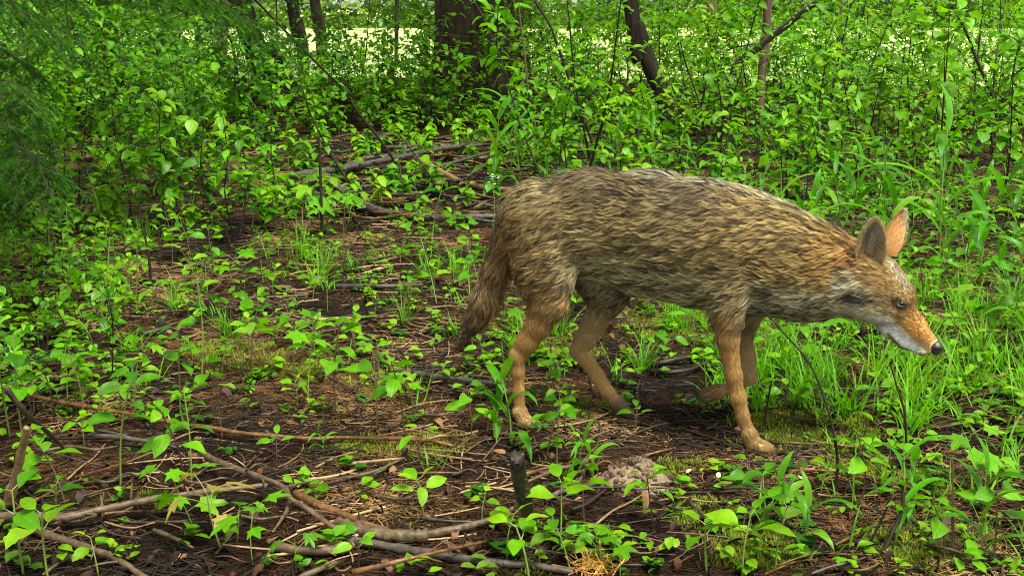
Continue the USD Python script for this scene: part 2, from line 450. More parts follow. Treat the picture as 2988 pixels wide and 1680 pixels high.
# chains of (pixel x, pixel y, radius in pixels, w); every entry: points, lateral stretch, blend (m), flow in pixels (dx, dy), fur length, region
NW, FW = -0.062, 0.062
CH = [
    ('torso', [(1585, 640, 112, 0), (1720, 652, 141, 0), (1900, 682, 169, 0), (2060, 712, 173, 0), (2165, 730, 161, 0)], 0.66, 0.03, (-1, 0.10), 0.027),
    ('neck', [(2165, 715, 155, 0), (2260, 758, 153, 0.002), (2370, 792, 135, 0.006), (2465, 812, 112, 0.012)], 0.72, 0.03, (-1, 0.12), 0.027),
    ('skull', [(2465, 812, 98, 0.012), (2552, 838, 86, 0.018)], 0.92, 0.015, (-0.92, -0.05), 0.016),
    ('brow', [(2560, 822, 80, 0.018), (2612, 868, 62, 0.018)], 0.86, 0.012, (-0.75, -0.6), 0.010),
    ('cheek', [(2520, 882, 56, -0.008), (2585, 905, 44, 0.0)], 0.9, 0.014, (-0.95, 0.2), 0.016),
    ('cheek', [(2520, 882, 56, 0.044), (2585, 905, 44, 0.036)], 0.9, 0.014, (-0.95, 0.2), 0.016),
    ('muzzle', [(2612, 902, 55, 0.018), (2660, 955, 43, 0.018), (2718, 1006, 25, 0.018)], 0.74, 0.012, (-0.72, -0.62), 0.005),
    ('jaw', [(2590, 945, 34, 0.018), (2640, 993, 24, 0.018), (2694, 1023, 15, 0.018)], 0.9, 0.008, (-0.8, -0.4), 0.005),
    ('brow', [(2612, 858, 26, -0.012), (2640, 872, 18, -0.008)], 1.0, 0.01, (-0.75, -0.6), 0.006),
    ('brow', [(2612, 858, 26, 0.048), (2640, 872, 18, 0.044)], 1.0, 0.01, (-0.75, -0.6), 0.006),
    # hind quarters
    ('thigh', [(1580, 660, 112, -0.035), (1590, 790, 84, -0.052), (1600, 880, 58, NW)], 0.62, 0.022, (-0.75, 0.6), 0.018),
    ('shank', [(1600, 880, 45, NW), (1572, 945, 35, NW), (1540, 995, 28, NW), (1511, 1038, 21, NW)], 0.72, 0.012, (-0.35, 1), 0.008),
    ('foot', [(1511, 1038, 22, NW), (1511, 1085, 17, NW), (1513, 1140, 15, NW), (1516, 1195, 15, NW)], 0.85, 0.008, (0.0, 1), 0.005),
    ('paw', [(1516, 1200, 19, NW), (1528, 1226, 19, NW), (1553, 1234, 15, NW)], 1.15, 0.006, (0.7, 0.6), 0.007),
    ('farthigh', [(1700, 690, 105, 0.035), (1768, 830, 72, 0.052), (1770, 872, 50, FW)], 0.62, 0.022, (-0.6, 0.8), 0.013),
    ('farshank', [(1770, 872, 40, FW), (1737, 938, 34, FW), (1708, 988, 29, FW), (1688, 1022, 23, FW)], 0.72, 0.012, (-0.35, 1), 0.005),
    ('farfoot', [(1688, 1022, 24, FW), (1712, 1050, 22, FW), (1744, 1096, 19, FW), (1774, 1144, 18, FW), (1800, 1176, 18, FW)], 0.85, 0.008, (0.5, 0.8), 0.004),
    ('farpaw', [(1800, 1176, 22, FW), (1836, 1207, 14, FW)], 1.1, 0.006, (0.6, 0.8), 0.006),
    # fore quarters
    ('shoulder', [(2110, 730, 100, -0.045), (2120, 830, 78, -0.056), (2122, 920, 50, NW)], 0.6, 0.02, (-0.75, 0.55), 0.022),
    ('foreleg', [(2122, 920, 39, NW), (2123, 988, 30, NW), (2140, 1092, 22, NW), (2153, 1158, 22, NW)], 0.8, 0.012, (-0.12, 1), 0.006),
    ('foot', [(2153, 1158, 23, NW), (2167, 1212, 18, NW), (2185, 1264, 18, NW)], 0.85, 0.008, (0.15, 1), 0.005),
    ('paw', [(2185, 1264, 22, NW), (2196, 1290, 21, NW), (2232, 1302, 15, NW)], 1.2, 0.006, (0.75, 0.55), 0.008),
    ('farshoulder', [(2130, 760, 95, 0.045), (2160, 900, 60, 0.058), (2158, 960, 42, FW)], 0.6, 0.02, (-0.7, 0.6), 0.016),
    ('farforeleg', [(2158, 960, 35, FW), (2176, 1040, 26, FW), (2186, 1098, 23, FW)], 0.8, 0.01, (0.1, 1), 0.005),
    ('farfoot', [(2186, 1100, 21, FW), (2140, 1128, 16, FW), (2096, 1142, 17, FW)], 0.85, 0.008, (-1, 0.3), 0.004),
    ('farpaw', [(2096, 1142, 22, FW), (2062, 1152, 22, FW)], 1.1, 0.006, (-1, 0.3), 0.006),
    # tail
    ('tail', [(1512, 610, 50, 0), (1478, 690, 32, 0), (1452, 785, 32, 0), (1420, 868, 34, 0), (1392, 925, 27, 0), (1372, 958, 13, 0)], 0.9, 0.016, (-0.42, 1), 0.034),
]
SEGS = []
for name, pts, ky, k, flow, fl in CH:
    for (ax, ay, ar, aw), (bx, by, br, bw) in zip(pts[:-1], pts[1:]):
        a, b = loc(ax, ay, aw), loc(bx, by, bw)
        SEGS.append((name, a, b, ar * px_size(aw, ax), br * px_size(bw, bx), ky, k, unit([flow[0], 0, -flow[1]]), fl))
# toes of the paws, claws later
TOES = []
for (px, py, w0, dx, dy) in ((2236, 1306, NW, 9, 3), (1556, 1236, NW, 8, 2)):
    for q, (o, e) in enumerate(((-0.024, -3), (-0.009, 6), (0.007, 6), (0.021, -1))):
        a, b = loc(px - 16 + e, py - 3, w0 + o), loc(px + e + dx * 0.4, py + dy, w0 + o)
        SEGS.append(('paw', a, b, 0.0105, 0.0088, 1.0, 0.005, unit([0.8, 0, -0.5]), 0.006))
        TOES.append((b, unit([1.0, 0, -0.42])))

GS = 0.004
lo = np.min([np.minimum(s[1], s[2]) - max(s[3], s[4]) * 1.25 for s in SEGS], 0) - 0.03
hi = np.max([np.maximum(s[1], s[2]) + max(s[3], s[4]) * 1.25 for s in SEGS], 0) + 0.03
dims = np.ceil((hi - lo) / GS).astype(int) + 1


def seg_distance(p, s):
    _, a, b, ra, rb, ky, *_ = s
    sc = np.array([1, 1 / ky, 1])
    ab, ap = (b - a) * sc, (p - a) * sc
    t = np.clip((ap @ ab) / max(ab @ ab, 1e-9), 0, 1)
    d = np.linalg.norm(ap - t[..., None] * ab, axis=-1) - (ra + (rb - ra) * t)
    return d * (0.5 + 0.5 * min(ky, 1.0))


D = np.full(dims, 0.5, np.float32)
for s in SEGS:
    r = max(s[3], s[4]) * max(1.0, s[5]) + 0.035
    i0 = np.maximum(((np.minimum(s[1], s[2]) - r - lo) / GS).astype(int), 0)
    i1 = np.minimum(((np.maximum(s[1], s[2]) + r - lo) / GS).astype(int) + 2, dims)
    ax = [lo[c] + GS * np.arange(i0[c], i1[c]) for c in range(3)]
    P = np.stack(np.meshgrid(*ax, indexing='ij'), -1)
    sl = tuple(slice(i0[c], i1[c]) for c in range(3))
    a, b, k = D[sl], seg_distance(P, s), s[6]
    h = np.maximum(k - np.abs(a - b), 0) / k
    D[sl] = np.minimum(a, b) - h * h * k * 0.25


def surface_nets(D, lo, gs):
    inside = D < 0
    c = np.zeros(np.array(D.shape) - 1, int)
    for o in np.ndindex(2, 2, 2):
        c += inside[o[0]:D.shape[0] - 1 + o[0], o[1]:D.shape[1] - 1 + o[1], o[2]:D.shape[2] - 1 + o[2]]
    cells = np.argwhere((c > 0) & (c < 8))
    idx = np.full(c.shape, -1)
    idx[tuple(cells.T)] = np.arange(len(cells))
    acc, cnt = np.zeros((len(cells), 3)), np.zeros(len(cells))
    corners = np.array(list(np.ndindex(2, 2, 2)))
    for u in range(8):
        for w in range(u + 1, 8):
            if np.abs(corners[u] - corners[w]).sum() != 1:
                continue
            A, B = cells + corners[u], cells + corners[w]
            da, db = D[tuple(A.T)], D[tuple(B.T)]
            m = (da < 0) != (db < 0)
            t = np.where(m, da / np.where(m, da - db, 1), 0)[:, None]
            acc += np.where(m[:, None], A + t * (B - A), 0)
            cnt += m
    v = lo + gs * acc / cnt[:, None]
    F = []
    for ax in range(3):
        o1, o2 = [(1, 2), (2, 0), (0, 1)][ax]
        A = inside[tuple(slice(0, -1) if q == ax else slice(None) for q in range(3))]
        B = inside[tuple(slice(1, None) if q == ax else slice(None) for q in range(3))]
        e = np.argwhere(A != B)
        e = e[(e[:, o1] > 0) & (e[:, o2] > 0) & (e[:, o1] < D.shape[o1] - 1) & (e[:, o2] < D.shape[o2] - 1)]
        d1, d2 = np.eye(3, dtype=int)[o1], np.eye(3, dtype=int)[o2]
        q = np.stack([idx[tuple((e - d1 - d2).T)], idx[tuple((e - d2).T)], idx[tuple(e.T)], idx[tuple((e - d1).T)]], -1)
        flip = ~A[tuple(e.T)]
        q[flip] = q[flip][:, ::-1]
        F.append(q)
    q = np.vstack(F)
    q = q[(q >= 0).all(1)]
    return v, np.vstack([q[:, [0, 1, 2]], q[:, [0, 2, 3]]])


bv, bf = surface_nets(D, lo, GS)
body = trimesh.Trimesh(bv, bf, process=False)
comps = trimesh.graph.connected_component_labels(body.face_adjacency, node_count=len(body.faces))
body = body.submesh([np.nonzero(comps == np.bincount(comps).argmax())[0]], append=True)
trimesh.smoothing.filter_taubin(body, iterations=6)


def ear(base, tip, half, normal, cup, seed):
    """A cupped ear: rows from base to tip, a thin closed shell. normal: where the opening looks."""
    ax = tip - base
    L = np.linalg.norm(ax)
    ax = ax / L
    nrm = unit(normal - (normal @ ax) * ax)
    side = np.cross(ax, nrm)
    vs = np.array([0, 0.15, 0.3, 0.45, 0.6, 0.72, 0.83, 0.92, 0.98, 1.0])
    hw = np.interp(vs, [0, 0.3, 0.6, 0.8, 0.92, 0.98, 1.0], half)
    us = np.linspace(-1, 1, 13)
    V, U = np.meshgrid(vs, us, indexing='ij')
    W = np.repeat(hw[:, None], len(us), 1)
    depth = cup * (1 - U ** 2) * (1 - 0.55 * V) * (W / max(half))
    lean = 0.10 * L * V ** 2
    mid = base + V[..., None] * L * ax + (U * W)[..., None] * side - (depth - lean * 0.4)[..., None] * nrm
    th_ = 0.0022
    front, back = mid + nrm * th_, mid - nrm * th_
    n, m = V.shape
    i, j = np.meshgrid(np.arange(n - 1), np.arange(m - 1), indexing='ij')
    q = np.stack([i * m + j, i * m + j + 1, (i + 1) * m + j + 1, (i + 1) * m + j], -1).reshape(-1, 4)
    v = np.vstack([front.reshape(-1, 3), back.reshape(-1, 3)])
    k = n * m
    loop = np.concatenate([np.arange(m), np.arange(1, n) * m + m - 1, (n - 1) * m + np.arange(m - 2, -1, -1), np.arange(n - 2, 0, -1) * m])
    rim = np.stack([loop, np.roll(loop, -1), np.roll(loop, -1) + k, loop + k], -1)
    f = np.vstack([q[:, ::-1], q + k, rim])
    f = np.vstack([f[:, [0, 1, 2]], f[:, [0, 2, 3]]])
    t = trimesh.Trimesh(v, f, process=False)
    t.fix_normals()
    return t, nrm, k


S0 = px_size(0.0, 2560)
near_b, near_t = loc(2535, 775, -0.026), loc(2551, 645, -0.040)
near_ear, near_n, near_k = ear(near_b, near_t, np.array([39, 45, 40, 30, 17, 9, 3]) * S0, np.array([0.35, -1.0, -0.05]), 0.024, 1)
far_b, far_t = loc(2592, 745, 0.056), loc(2630, 617, 0.078)
far_ear, far_n, far_k = ear(far_b, far_t, np.array([42, 52, 44, 29, 15, 7, 2]) * S0, np.array([0.85, 0.62, -0.1]), 0.022, 2)
nb, ne = len(body.vertices), len(near_ear.vertices)
whole = trimesh.util.concatenate([body, near_ear, far_ear])
whole = trimesh.Trimesh(whole.vertices, whole.faces, process=False)


def ramp2(x, xs, cs):
    return np.stack([np.interp(x, xs, [c[i] for c in cs]) for i in range(3)], -1)


def soft(q, cx, cy, rx, ry, ang=0.0):
    """1 inside an ellipse in photo pixels fading to 0 at its edge."""
    c, s = math.cos(math.radians(ang)), math.sin(math.radians(ang))
    dx, dy = q[:, 0] - cx, q[:, 1] - cy
    e = ((dx * c + dy * s) / rx) ** 2 + ((-dx * s + dy * c) / ry) ** 2
    return np.clip(1.5 - e, 0, 1)


NAMES = sorted({s[0] for s in SEGS})
BASE = {'torso': (0.265, 0.205, 0.105), 'neck': (0.32, 0.235, 0.11), 'skull': (0.27, 0.19, 0.10), 'brow': (0.27, 0.185, 0.095), 'cheek': (0.36, 0.30, 0.20), 'muzzle': (0.32, 0.165, 0.055),
        'jaw': (0.62, 0.58, 0.50), 'thigh': (0.265, 0.19, 0.095), 'shank': (0.35, 0.20, 0.075), 'foot': (0.345, 0.21, 0.09), 'paw': (0.33, 0.215, 0.10), 'farthigh': (0.22, 0.18, 0.115),
        'farshank': (0.40, 0.29, 0.16), 'farfoot': (0.40, 0.255, 0.12), 'farpaw': (0.12, 0.078, 0.05), 'shoulder': (0.27, 0.195, 0.105), 'foreleg': (0.36, 0.21, 0.082),
        'farshoulder': (0.27, 0.21, 0.12), 'farforeleg': (0.42, 0.31, 0.17), 'tail': (0.185, 0.122, 0.066)}


def fields(p):
    """Per surface point (local): colour, flow, fur length, band strength."""
    w, col, flow, fl, band = np.zeros(len(p)), np.zeros((len(p), 3)), np.zeros((len(p), 3)), np.zeros(len(p)), np.zeros(len(p))
    for s in SEGS:
        d = seg_distance(p, s)
        g = np.exp(-np.clip(d, -0.01, 1) / 0.012)
        w += g
        col += g[:, None] * BASE[s[0]]
        flow += g[:, None] * s[7]
        fl += g * s[8]
        band += g * (1.0 if s[0] in ('torso', 'neck', 'thigh', 'shoulder', 'skull', 'farthigh') else 0.6 if s[0] == 'tail' else 0.2)
    col, flow, fl, band = col / w[:, None], flow / w[:, None], fl / w, band / w
    q = pixel(to_world(p))
    up = p[:, 2]

    def blend(mask, c, k=1.0):
        m = np.clip(mask * k, 0, 1)[:, None]
        col[:] = col * (1 - m) + np.array(c) * m

    top = np.interp(q[:, 0], [1400, 1500, 1560, 1856, 2088, 2239, 2413, 2494], [640, 560, 500, 487, 510, 557, 626, 690])
    below = q[:, 1] - top
    torso = (q[:, 0] > 1440) & (q[:, 0] < 2480)
    blend(torso * np.clip(1.25 - below / 120, 0, 1) * (q[:, 0] < 2150), (0.155, 0.118, 0.07), 0.82)           # darker saddle
    blend(torso * np.clip(1.2 - below / 34, 0, 1) * (q[:, 0] > 1840), (0.47, 0.44, 0.36), 0.85)               # pale guard hairs along the withers
    blend(soft(q, 2230, 690, 190, 110, 25), (0.37, 0.25, 0.105), 0.5)                                       # warm shoulder and neck
    blend(soft(q, 2440, 760, 90, 90), (0.42, 0.235, 0.075), 0.7)
    blend(soft(q, 2478, 772, 28, 50, 20), (0.26, 0.10, 0.03), 0.6)
    blend(soft(q, 1760, 800, 130, 55), (0.44, 0.38, 0.25), 0.8)                                             # pale flank fold
    blend(soft(q, 1690, 690, 90, 70), (0.42, 0.34, 0.19), 0.55)
    blend(soft(q, 1990, 860, 170, 60), (0.42, 0.36, 0.24), 0.75)
    blend(soft(q, 1525, 620, 60, 110, 15), (0.40, 0.32, 0.18), 0.6)
    blend(soft(q, 2330, 890, 150, 46, 0), (0.56, 0.49, 0.36), 0.9)                                            # throat
    blend(soft(q, 2235, 880, 60, 60), (0.50, 0.44, 0.32), 0.75)
    blend(soft(q, 1490, 700, 34, 90, 10), (0.38, 0.22, 0.08), 0.5)
    # face
    face = q[:, 0] > 2440
    blend(face * soft(q, 2490, 850, 66, 60, 20), (0.56, 0.52, 0.44), 0.75)
    blend(face * soft(q, 2504, 872, 56, 18, 8), (0.045, 0.038, 0.034), 0.95)
    blend(face * soft(q, 2545, 812, 55, 38, 30), (0.38, 0.225, 0.085), 0.7)
    blend(face * soft(q, 2628, 790, 60, 26, 62), (0.40, 0.36, 0.29), 0.75)                                     # grizzled forehead
    blend(face * soft(q, 2500, 925, 70, 34, 12), (0.56, 0.50, 0.38), 0.85)
    blend(face * soft(q, 2580, 938, 42, 26, 38), (0.72, 0.67, 0.57), 0.95)
    blend(face * soft(q, 2630, 985, 82, 24, 40), (0.9, 0.87, 0.8), 1.0)                                     # white lip
    blend(face * soft(q, 2672, 958, 66, 30, 47), (0.36, 0.18, 0.055), 0.85)                                    # tawny muzzle
    blend(face * soft(q, 2660, 905, 30, 40, 30), (0.34, 0.20, 0.08), 0.6)
    blend(face * soft(q, 2600, 918, 34, 9, 12), (0.10, 0.06, 0.035), 0.7)
    blend(face * soft(q, 2626, 888, 24, 14, 24), (0.05, 0.034, 0.022), 0.85)
    lip = np.abs(q[:, 1] - np.interp(q[:, 0], [2590, 2632, 2675, 2700, 2722], [974, 1014, 1034, 1038, 1036]))
    blend(face * (q[:, 0] > 2592) * np.clip(1.6 - lip / 5.0, 0, 1), (0.03, 0.026, 0.024), 0.9)
    # tail tip, toes
    blend(np.clip((q[:, 1] - 890) / 60, 0, 1) * (q[:, 0] < 1450), (0.05, 0.038, 0.03), 0.8)
    blend(soft(q, 1480, 850, 45, 110, 20) * (q[:, 1] > 790), (0.30, 0.18, 0.08), 0.4)
    blend(np.clip((q[:, 1] - 1140) / 40, 0, 1) * (q[:, 0] > 1740) * (q[:, 0] < 1880), (0.075, 0.055, 0.045), 0.85)
    fl = fl * np.where(torso, np.interp(below, [0, 60, 250, 360], [1.05, 0.95, 1.0, 1.45]), 1.0)
    fl = np.where(face & (q[:, 0] > 2585), np.minimum(fl, 0.008), fl)
    fl = np.where((q[:, 0] > 2690), np.minimum(fl, 0.003), fl)
    band = np.where(face & (q[:, 0] > 2560), np.minimum(band, 0.4), band)
    return np.clip(col * np.array([1.46, 1.39, 1.08]), 0.012, 0.9), flow, fl, band


wl = np.array(whole.vertices)
col, _, fl_w, _ = fields(wl)
ear_in, ear_back = np.array([0.17, 0.12, 0.09]), np.array([0.40, 0.20, 0.065])
for first, t, k, b, tp in ((nb, near_ear, near_k, near_b, near_t), (nb + ne, far_ear, far_k, far_b, far_t)):
    col[first:first + k] = ear_in
    col[first + k:first + 2 * k] = ear_back
fl_w[nb:] = 0.003
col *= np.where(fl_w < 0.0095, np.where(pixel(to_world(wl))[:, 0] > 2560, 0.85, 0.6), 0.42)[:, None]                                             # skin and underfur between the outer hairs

FUR_SKIN = mat('coyote_underfur', {'at': ('attribute', {'attribute': 'tone'}), 'ge': ('geometry', {}), 'no': ('noise_texture', {'scale': 160.0, 'detail': 3.0}),
                                   'bu': ('bump', {'strength': 0.5, 'distance': 0.002}),
                                   'pb': ('principled_bsdf', {'roughness': 0.75, 'specular_ior_level': 0.25})},
               [('at.color', 'pb.base_color'), ('ge.position', 'no.vector'), ('no.fac', 'bu.height'), ('bu.normal', 'pb.normal')], 'pb.BSDF')
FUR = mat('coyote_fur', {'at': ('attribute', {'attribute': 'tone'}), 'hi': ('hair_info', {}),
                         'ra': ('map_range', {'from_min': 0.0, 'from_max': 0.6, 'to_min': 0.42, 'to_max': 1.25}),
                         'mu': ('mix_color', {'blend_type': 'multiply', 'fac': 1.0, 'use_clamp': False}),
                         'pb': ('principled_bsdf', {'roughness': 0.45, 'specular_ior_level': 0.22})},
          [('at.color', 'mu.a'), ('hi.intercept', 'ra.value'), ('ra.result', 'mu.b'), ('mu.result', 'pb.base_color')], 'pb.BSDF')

coyote = thing('coyote', loc=C0, rotz=math.degrees(math.atan2(CX[1], CX[0])), label='wet tan and grey coyote walking right through the clearing with its head lowered', cat='coyote')
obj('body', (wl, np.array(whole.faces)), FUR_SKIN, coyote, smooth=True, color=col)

# ---- fur: wet, clumped strands
g = np.random.default_rng(11)
N_TRY = 410000
pts, fid = trimesh.sample.sample_surface(body, N_TRY, seed=5)
nrm = body.face_normals[fid]
vn = np.array(body.vertex_normals)
bc = trimesh.triangles.points_to_barycentric(body.triangles[fid], pts)
nrm = unit((vn[body.faces[fid]] * bc[..., None]).sum(1))
c_, fw_, fl_, bd_ = fields(pts)
q_ = pixel(to_world(pts))
seen = unit((EYE - C0) @ CM.T - pts)
facing = (nrm * seen).sum(1)
want = np.clip(0.030 / fl_, 0.9, 4.6) / 5.0 * np.where(facing < -0.35, 0.35, 1.0)
keep = g.random(N_TRY) < want
pts, nrm, c_, fw_, fl_, bd_, q_ = (a[keep] for a in (pts, nrm, c_, fw_, fl_, bd_, q_))
nose_zone = np.hypot(q_[:, 0] - 2734, q_[:, 1] - 1014) < 20
eye_zone = np.hypot((q_[:, 0] - 2628) / 13, (q_[:, 1] - 886) / 9) < 1
keep = ~(nose_zone | eye_zone)
pts, nrm, c_, fw_, fl_, bd_, q_ = (a[keep] for a in (pts, nrm, c_, fw_, fl_, bd_, q_))


def strands(pts, nrm, col, flow, length, band, spacing, lift=(0.16, 0.42), seed=3, curl=1.0):
    g = np.random.default_rng(seed)
    n = len(pts)
    k = max(2, int(n * 0.22))
    centre = g.choice(n, k, replace=False)
    tree = cKDTree(pts[centre] * np.array([1, 1, 1.6]))
    _, own = tree.query(pts * np.array([1, 1, 1.6]))
    wob = meshkit.noise(pts * 24 + 3.3, 2)[:, None] - 0.5
    wob2 = meshkit.noise(pts * 9 + 8.3, 4)[:, None] - 0.5

    def frame(nrm, flow, wob, wob2):
        f = flow - (flow * nrm).sum(1, keepdims=True) * nrm
        f = unit(f + 1e-6)
        s = np.cross(nrm, f)
        return unit(f + s * (wob * 0.9 + wob2 * 0.9)), s

    f, s = frame(nrm, flow, wob, wob2)
    L = length * (0.75 + 0.5 * g.random(n))
    lf = lift[0] + (lift[1] - lift[0]) * g.random(n)
    cr = g.random(k)
    phase = (cr * 6.283)[own]
    ts = np.array([0.0, 0.28, 0.62, 1.0])
    out = np.zeros((n, 4, 3))
    for i, t in enumerate(ts):
        o = f * (t * L)[:, None] + nrm * (L * lf * (t - 0.42 * t * t))[:, None]
        o = o + s * (np.sin(t * 4.4 + phase) - np.sin(phase))[:, None] * (L * 0.12 * curl)[:, None]
        out[:, i] = pts + o
    tips = out[centre]
    for i, t in enumerate(ts):
        m = 0.74 * t ** 1.2 * np.clip(band * 1.1, 0.25, 1)
        out[:, i] = out[:, i] * (1 - m[:, None]) + tips[own, i] * m[:, None]
    shade = np.where(cr < 0.34, 0.15, np.where(cr < 0.54, 0.55, np.where(cr < 0.84, 1.12, 1.65)))
    patch = 0.5 + 0.95 * meshkit.noise(pts * np.array([26, 26, 60]) + 1.1, 8)
    sh = 1 + (shade[own] * patch - 1) * band
    c = np.clip(col * sh[:, None] * (0.85 + 0.3 * g.random((n, 1))), 0.008, 0.85)
    return out, c, L


def curves(name, P, C, width, parent, material):
    n, k = P.shape[:2]
    path = numbered(f'{parent}/{name}')
    b = UsdGeom.BasisCurves.Define(stage, path)
    b.CreateTypeAttr('linear')
    b.CreatePointsAttr(Vt.Vec3fArray.FromNumpy(P.reshape(-1, 3).astype(np.float32)))
    b.CreateCurveVertexCountsAttr(Vt.IntArray.FromNumpy(np.full(n, k, np.int32)))
    taper = np.array([1.0, 0.95, 0.75, 0.25])[:k]
    b.CreateWidthsAttr(Vt.FloatArray.FromNumpy((np.broadcast_to(width, (n,))[:, None] * taper).astype(np.float32).ravel()))
    b.SetWidthsInterpolation('vertex')
    UsdGeom.PrimvarsAPI(b).CreatePrimvar('tone', Sdf.ValueTypeNames.Color3fArray, 'vertex').Set(Vt.Vec3fArray.FromNumpy(np.repeat(C, k, 0).astype(np.float32)))
    UsdShade.MaterialBindingAPI.Apply(b.GetPrim()).Bind(material)
    b.GetPrim().SetCustomDataByKey('kind', 'stuff')
    return path


P_, C_, L_ = strands(pts, nrm, c_, fw_, fl_, bd_, 0.01)
tail = (q_[:, 0] < 1500) & (q_[:, 1] > 600)
FUR_N = len(P_)
print('fur strands', FUR_N)
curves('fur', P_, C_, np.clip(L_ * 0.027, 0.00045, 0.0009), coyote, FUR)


def ear_hair(t, k, front, colour, n, length, dirv, seed, name, vmin=0.0, vmax=1.0, umin=0, umax=12):
    g = np.random.default_rng(seed)
    V = t.vertices[:k] if front else t.vertices[k:]
    grid = V.reshape(10, 13, 3)
    a, b = g.uniform(vmin, vmax, n) * 8.999, g.uniform(umin, umax, n) * 0.9999
    i, j = a.astype(int), b.astype(int)
    fa, fb = (a - i)[:, None], (b - j)[:, None]
    p = grid[i, j] * (1 - fa) * (1 - fb) + grid[i + 1, j] * fa * (1 - fb) + grid[i, j + 1] * (1 - fa) * fb + grid[i + 1, j + 1] * fa * fb
    d = unit(np.asarray(dirv) + g.normal(0, 0.3, (n, 3)))
    L = length * (0.6 + 0.8 * g.random(n))
    ts = np.array([0, 0.3, 0.65, 1.0])
    nr = unit(np.cross(grid[i + 1, j] - grid[i, j], grid[i, j + 1] - grid[i, j])) * (1 if front else -1)
    P = p[:, None] + d[:, None] * (L[:, None] * ts)[..., None] + nr[:, None] * (L[:, None] * (0.35 * ts - 0.2 * ts ** 2))[..., None]
    C = np.clip(np.asarray(colour) * (0.6 + 0.7 * g.random((n, 1))), 0.01, 0.85)
    return P, C, L


EH = []
na, fa_ = unit(near_t - near_b), unit(far_t - far_b)
EH.append(ear_hair(near_ear, near_k, False, (0.6, 0.37, 0.14), 1600, 0.006, na, 1, 'e'))
EH.append(ear_hair(near_ear, near_k, True, (0.34, 0.22, 0.12), 1300, 0.006, na, 2, 'e'))
EH.append(ear_hair(near_ear, near_k, True, (0.85, 0.76, 0.60), 300, 0.020, na * 0.9 + [0.3, -0.4, 0.1], 3, 'e', 0.05, 0.5, 5.5, 8))
EH.append(ear_hair(near_ear, near_k, True, (0.80, 0.60, 0.31), 1300, 0.009, na, 4, 'e', 0.05, 1.0, 0, 2.2))
EH.append(ear_hair(near_ear, near_k, True, (0.80, 0.60, 0.31), 1500, 0.009, na, 5, 'e', 0.05, 1.0, 9.6, 12))
EH.append(ear_hair(near_ear, near_k, True, (0.62, 0.42, 0.20), 1500, 0.008, na, 16, 'e', 0.0, 0.95, 7.5, 12))
EH.append(ear_hair(near_ear, near_k, True, (0.06, 0.042, 0.03), 900, 0.007, na, 17, 'e', 0.05, 0.6, 2.4, 5.4))
EH.append(ear_hair(near_ear, near_k, True, (0.66, 0.46, 0.2), 600, 0.016, na * 0.8 + [0.2, -0.3, 0], 6, 'e', 0.0, 0.25, 0, 12))
EH.append(ear_hair(far_ear, far_k, False, (0.50, 0.27, 0.08), 1800, 0.006, fa_, 7, 'e'))
EH.append(ear_hair(far_ear, far_k, True, (0.82, 0.68, 0.44), 700, 0.009, fa_ + [0.4, 0, 0], 8, 'e', 0.1, 0.95, 0, 2.5))
EH.append(ear_hair(far_ear, far_k, True, (0.82, 0.68, 0.44), 700, 0.009, fa_ + [0.4, 0, 0], 9, 'e', 0.1, 0.95, 9.5, 12))
EP, EC, EL = (np.concatenate([e[i] for e in EH]) for i in range(3))
curves('ear_fur', EP, EC, np.clip(EL * 0.06, 0.0004, 0.0008), coyote, FUR)

EYE_MAT = mat('coyote_eye', {'tc': ('texture_coordinate', {}), 'pb': ('principled_bsdf', {'base_color': (0.10, 0.045, 0.010), 'roughness': 0.2, 'specular_ior_level': 0.3})}, [], 'pb.BSDF')
PUPIL = mat('coyote_pupil', {'pb': ('principled_bsdf', {'base_color': (0.004, 0.004, 0.004), 'roughness': 0.15, 'specular_ior_level': 0.3})}, [], 'pb.BSDF')
NOSE_MAT = mat('coyote_nose', {'tc': ('texture_coordinate', {}), 'vo': ('voronoi_texture', {'scale': 380.0}), 'bu': ('bump', {'strength': 0.35, 'distance': 0.001}),
                               'pb': ('principled_bsdf', {'base_color': (0.014, 0.013, 0.015), 'roughness': 0.45})}, [('tc.object', 'vo.vector'), ('vo.distance', 'bu.height'), ('bu.normal', 'pb.normal')], 'pb.BSDF')
CLAW_MAT = mat('coyote_claw', {'pb': ('principled_bsdf', {'base_color': (0.03, 0.024, 0.02), 'roughness': 0.35})}, [], 'pb.BSDF')


def on_skin(px, py):
    """The first point of the body that a photo pixel sees."""
    o = (EYE - C0) @ CM.T
    d = unit(ray(px, py) @ CM.T)
    p, i, _ = body.ray.intersects_location([o], [d], multiple_hits=False)
    return p[0], d


ep, ed = on_skin(2627, 886)
eye = trimesh.creation.icosphere(3, 0.0092)
eye.apply_translation(ep + ed * 0.0052)
eye_path = obj('eye', eye, EYE_MAT, coyote, smooth=True)
pu = trimesh.creation.icosphere(2, 0.0056)
pu.apply_scale([1, 1, 1])
pu.apply_translation(ep + ed * 0.0052 + unit(-ed + np.array([0.35, 0, -0.05])) * 0.0056)
obj('pupil', pu, PUPIL, eye_path if False else coyote, smooth=True)
lid = MB()                                             # dark rims of the eyelids, an almond slanting down to the muzzle
c_eye = ep + ed * 0.0052
ex, ez = unit(np.cross(ed, [0, 0, 1.0])), None
ez = unit(np.cross(ex, ed))
a_ = np.linspace(0, 2 * np.pi, 25)
al = np.stack([np.cos(a_) * 0.0105, np.sin(a_) * 0.0056 * (1 - 0.25 * np.cos(a_))], -1)
rot = math.radians(-24)
al = al @ np.array([[math.cos(rot), math.sin(rot)], [-math.sin(rot), math.cos(rot)]])
lp = c_eye + al[:, :1] * ex + al[:, 1:] * ez - ed * np.sqrt(np.maximum(0.0098 ** 2 - (al ** 2).sum(1), 1e-6))[:, None]
tube(lid, lp, 0.0024, 6, cap=False)
obj('eyelid', lid, NOSE_MAT, coyote, smooth=True)

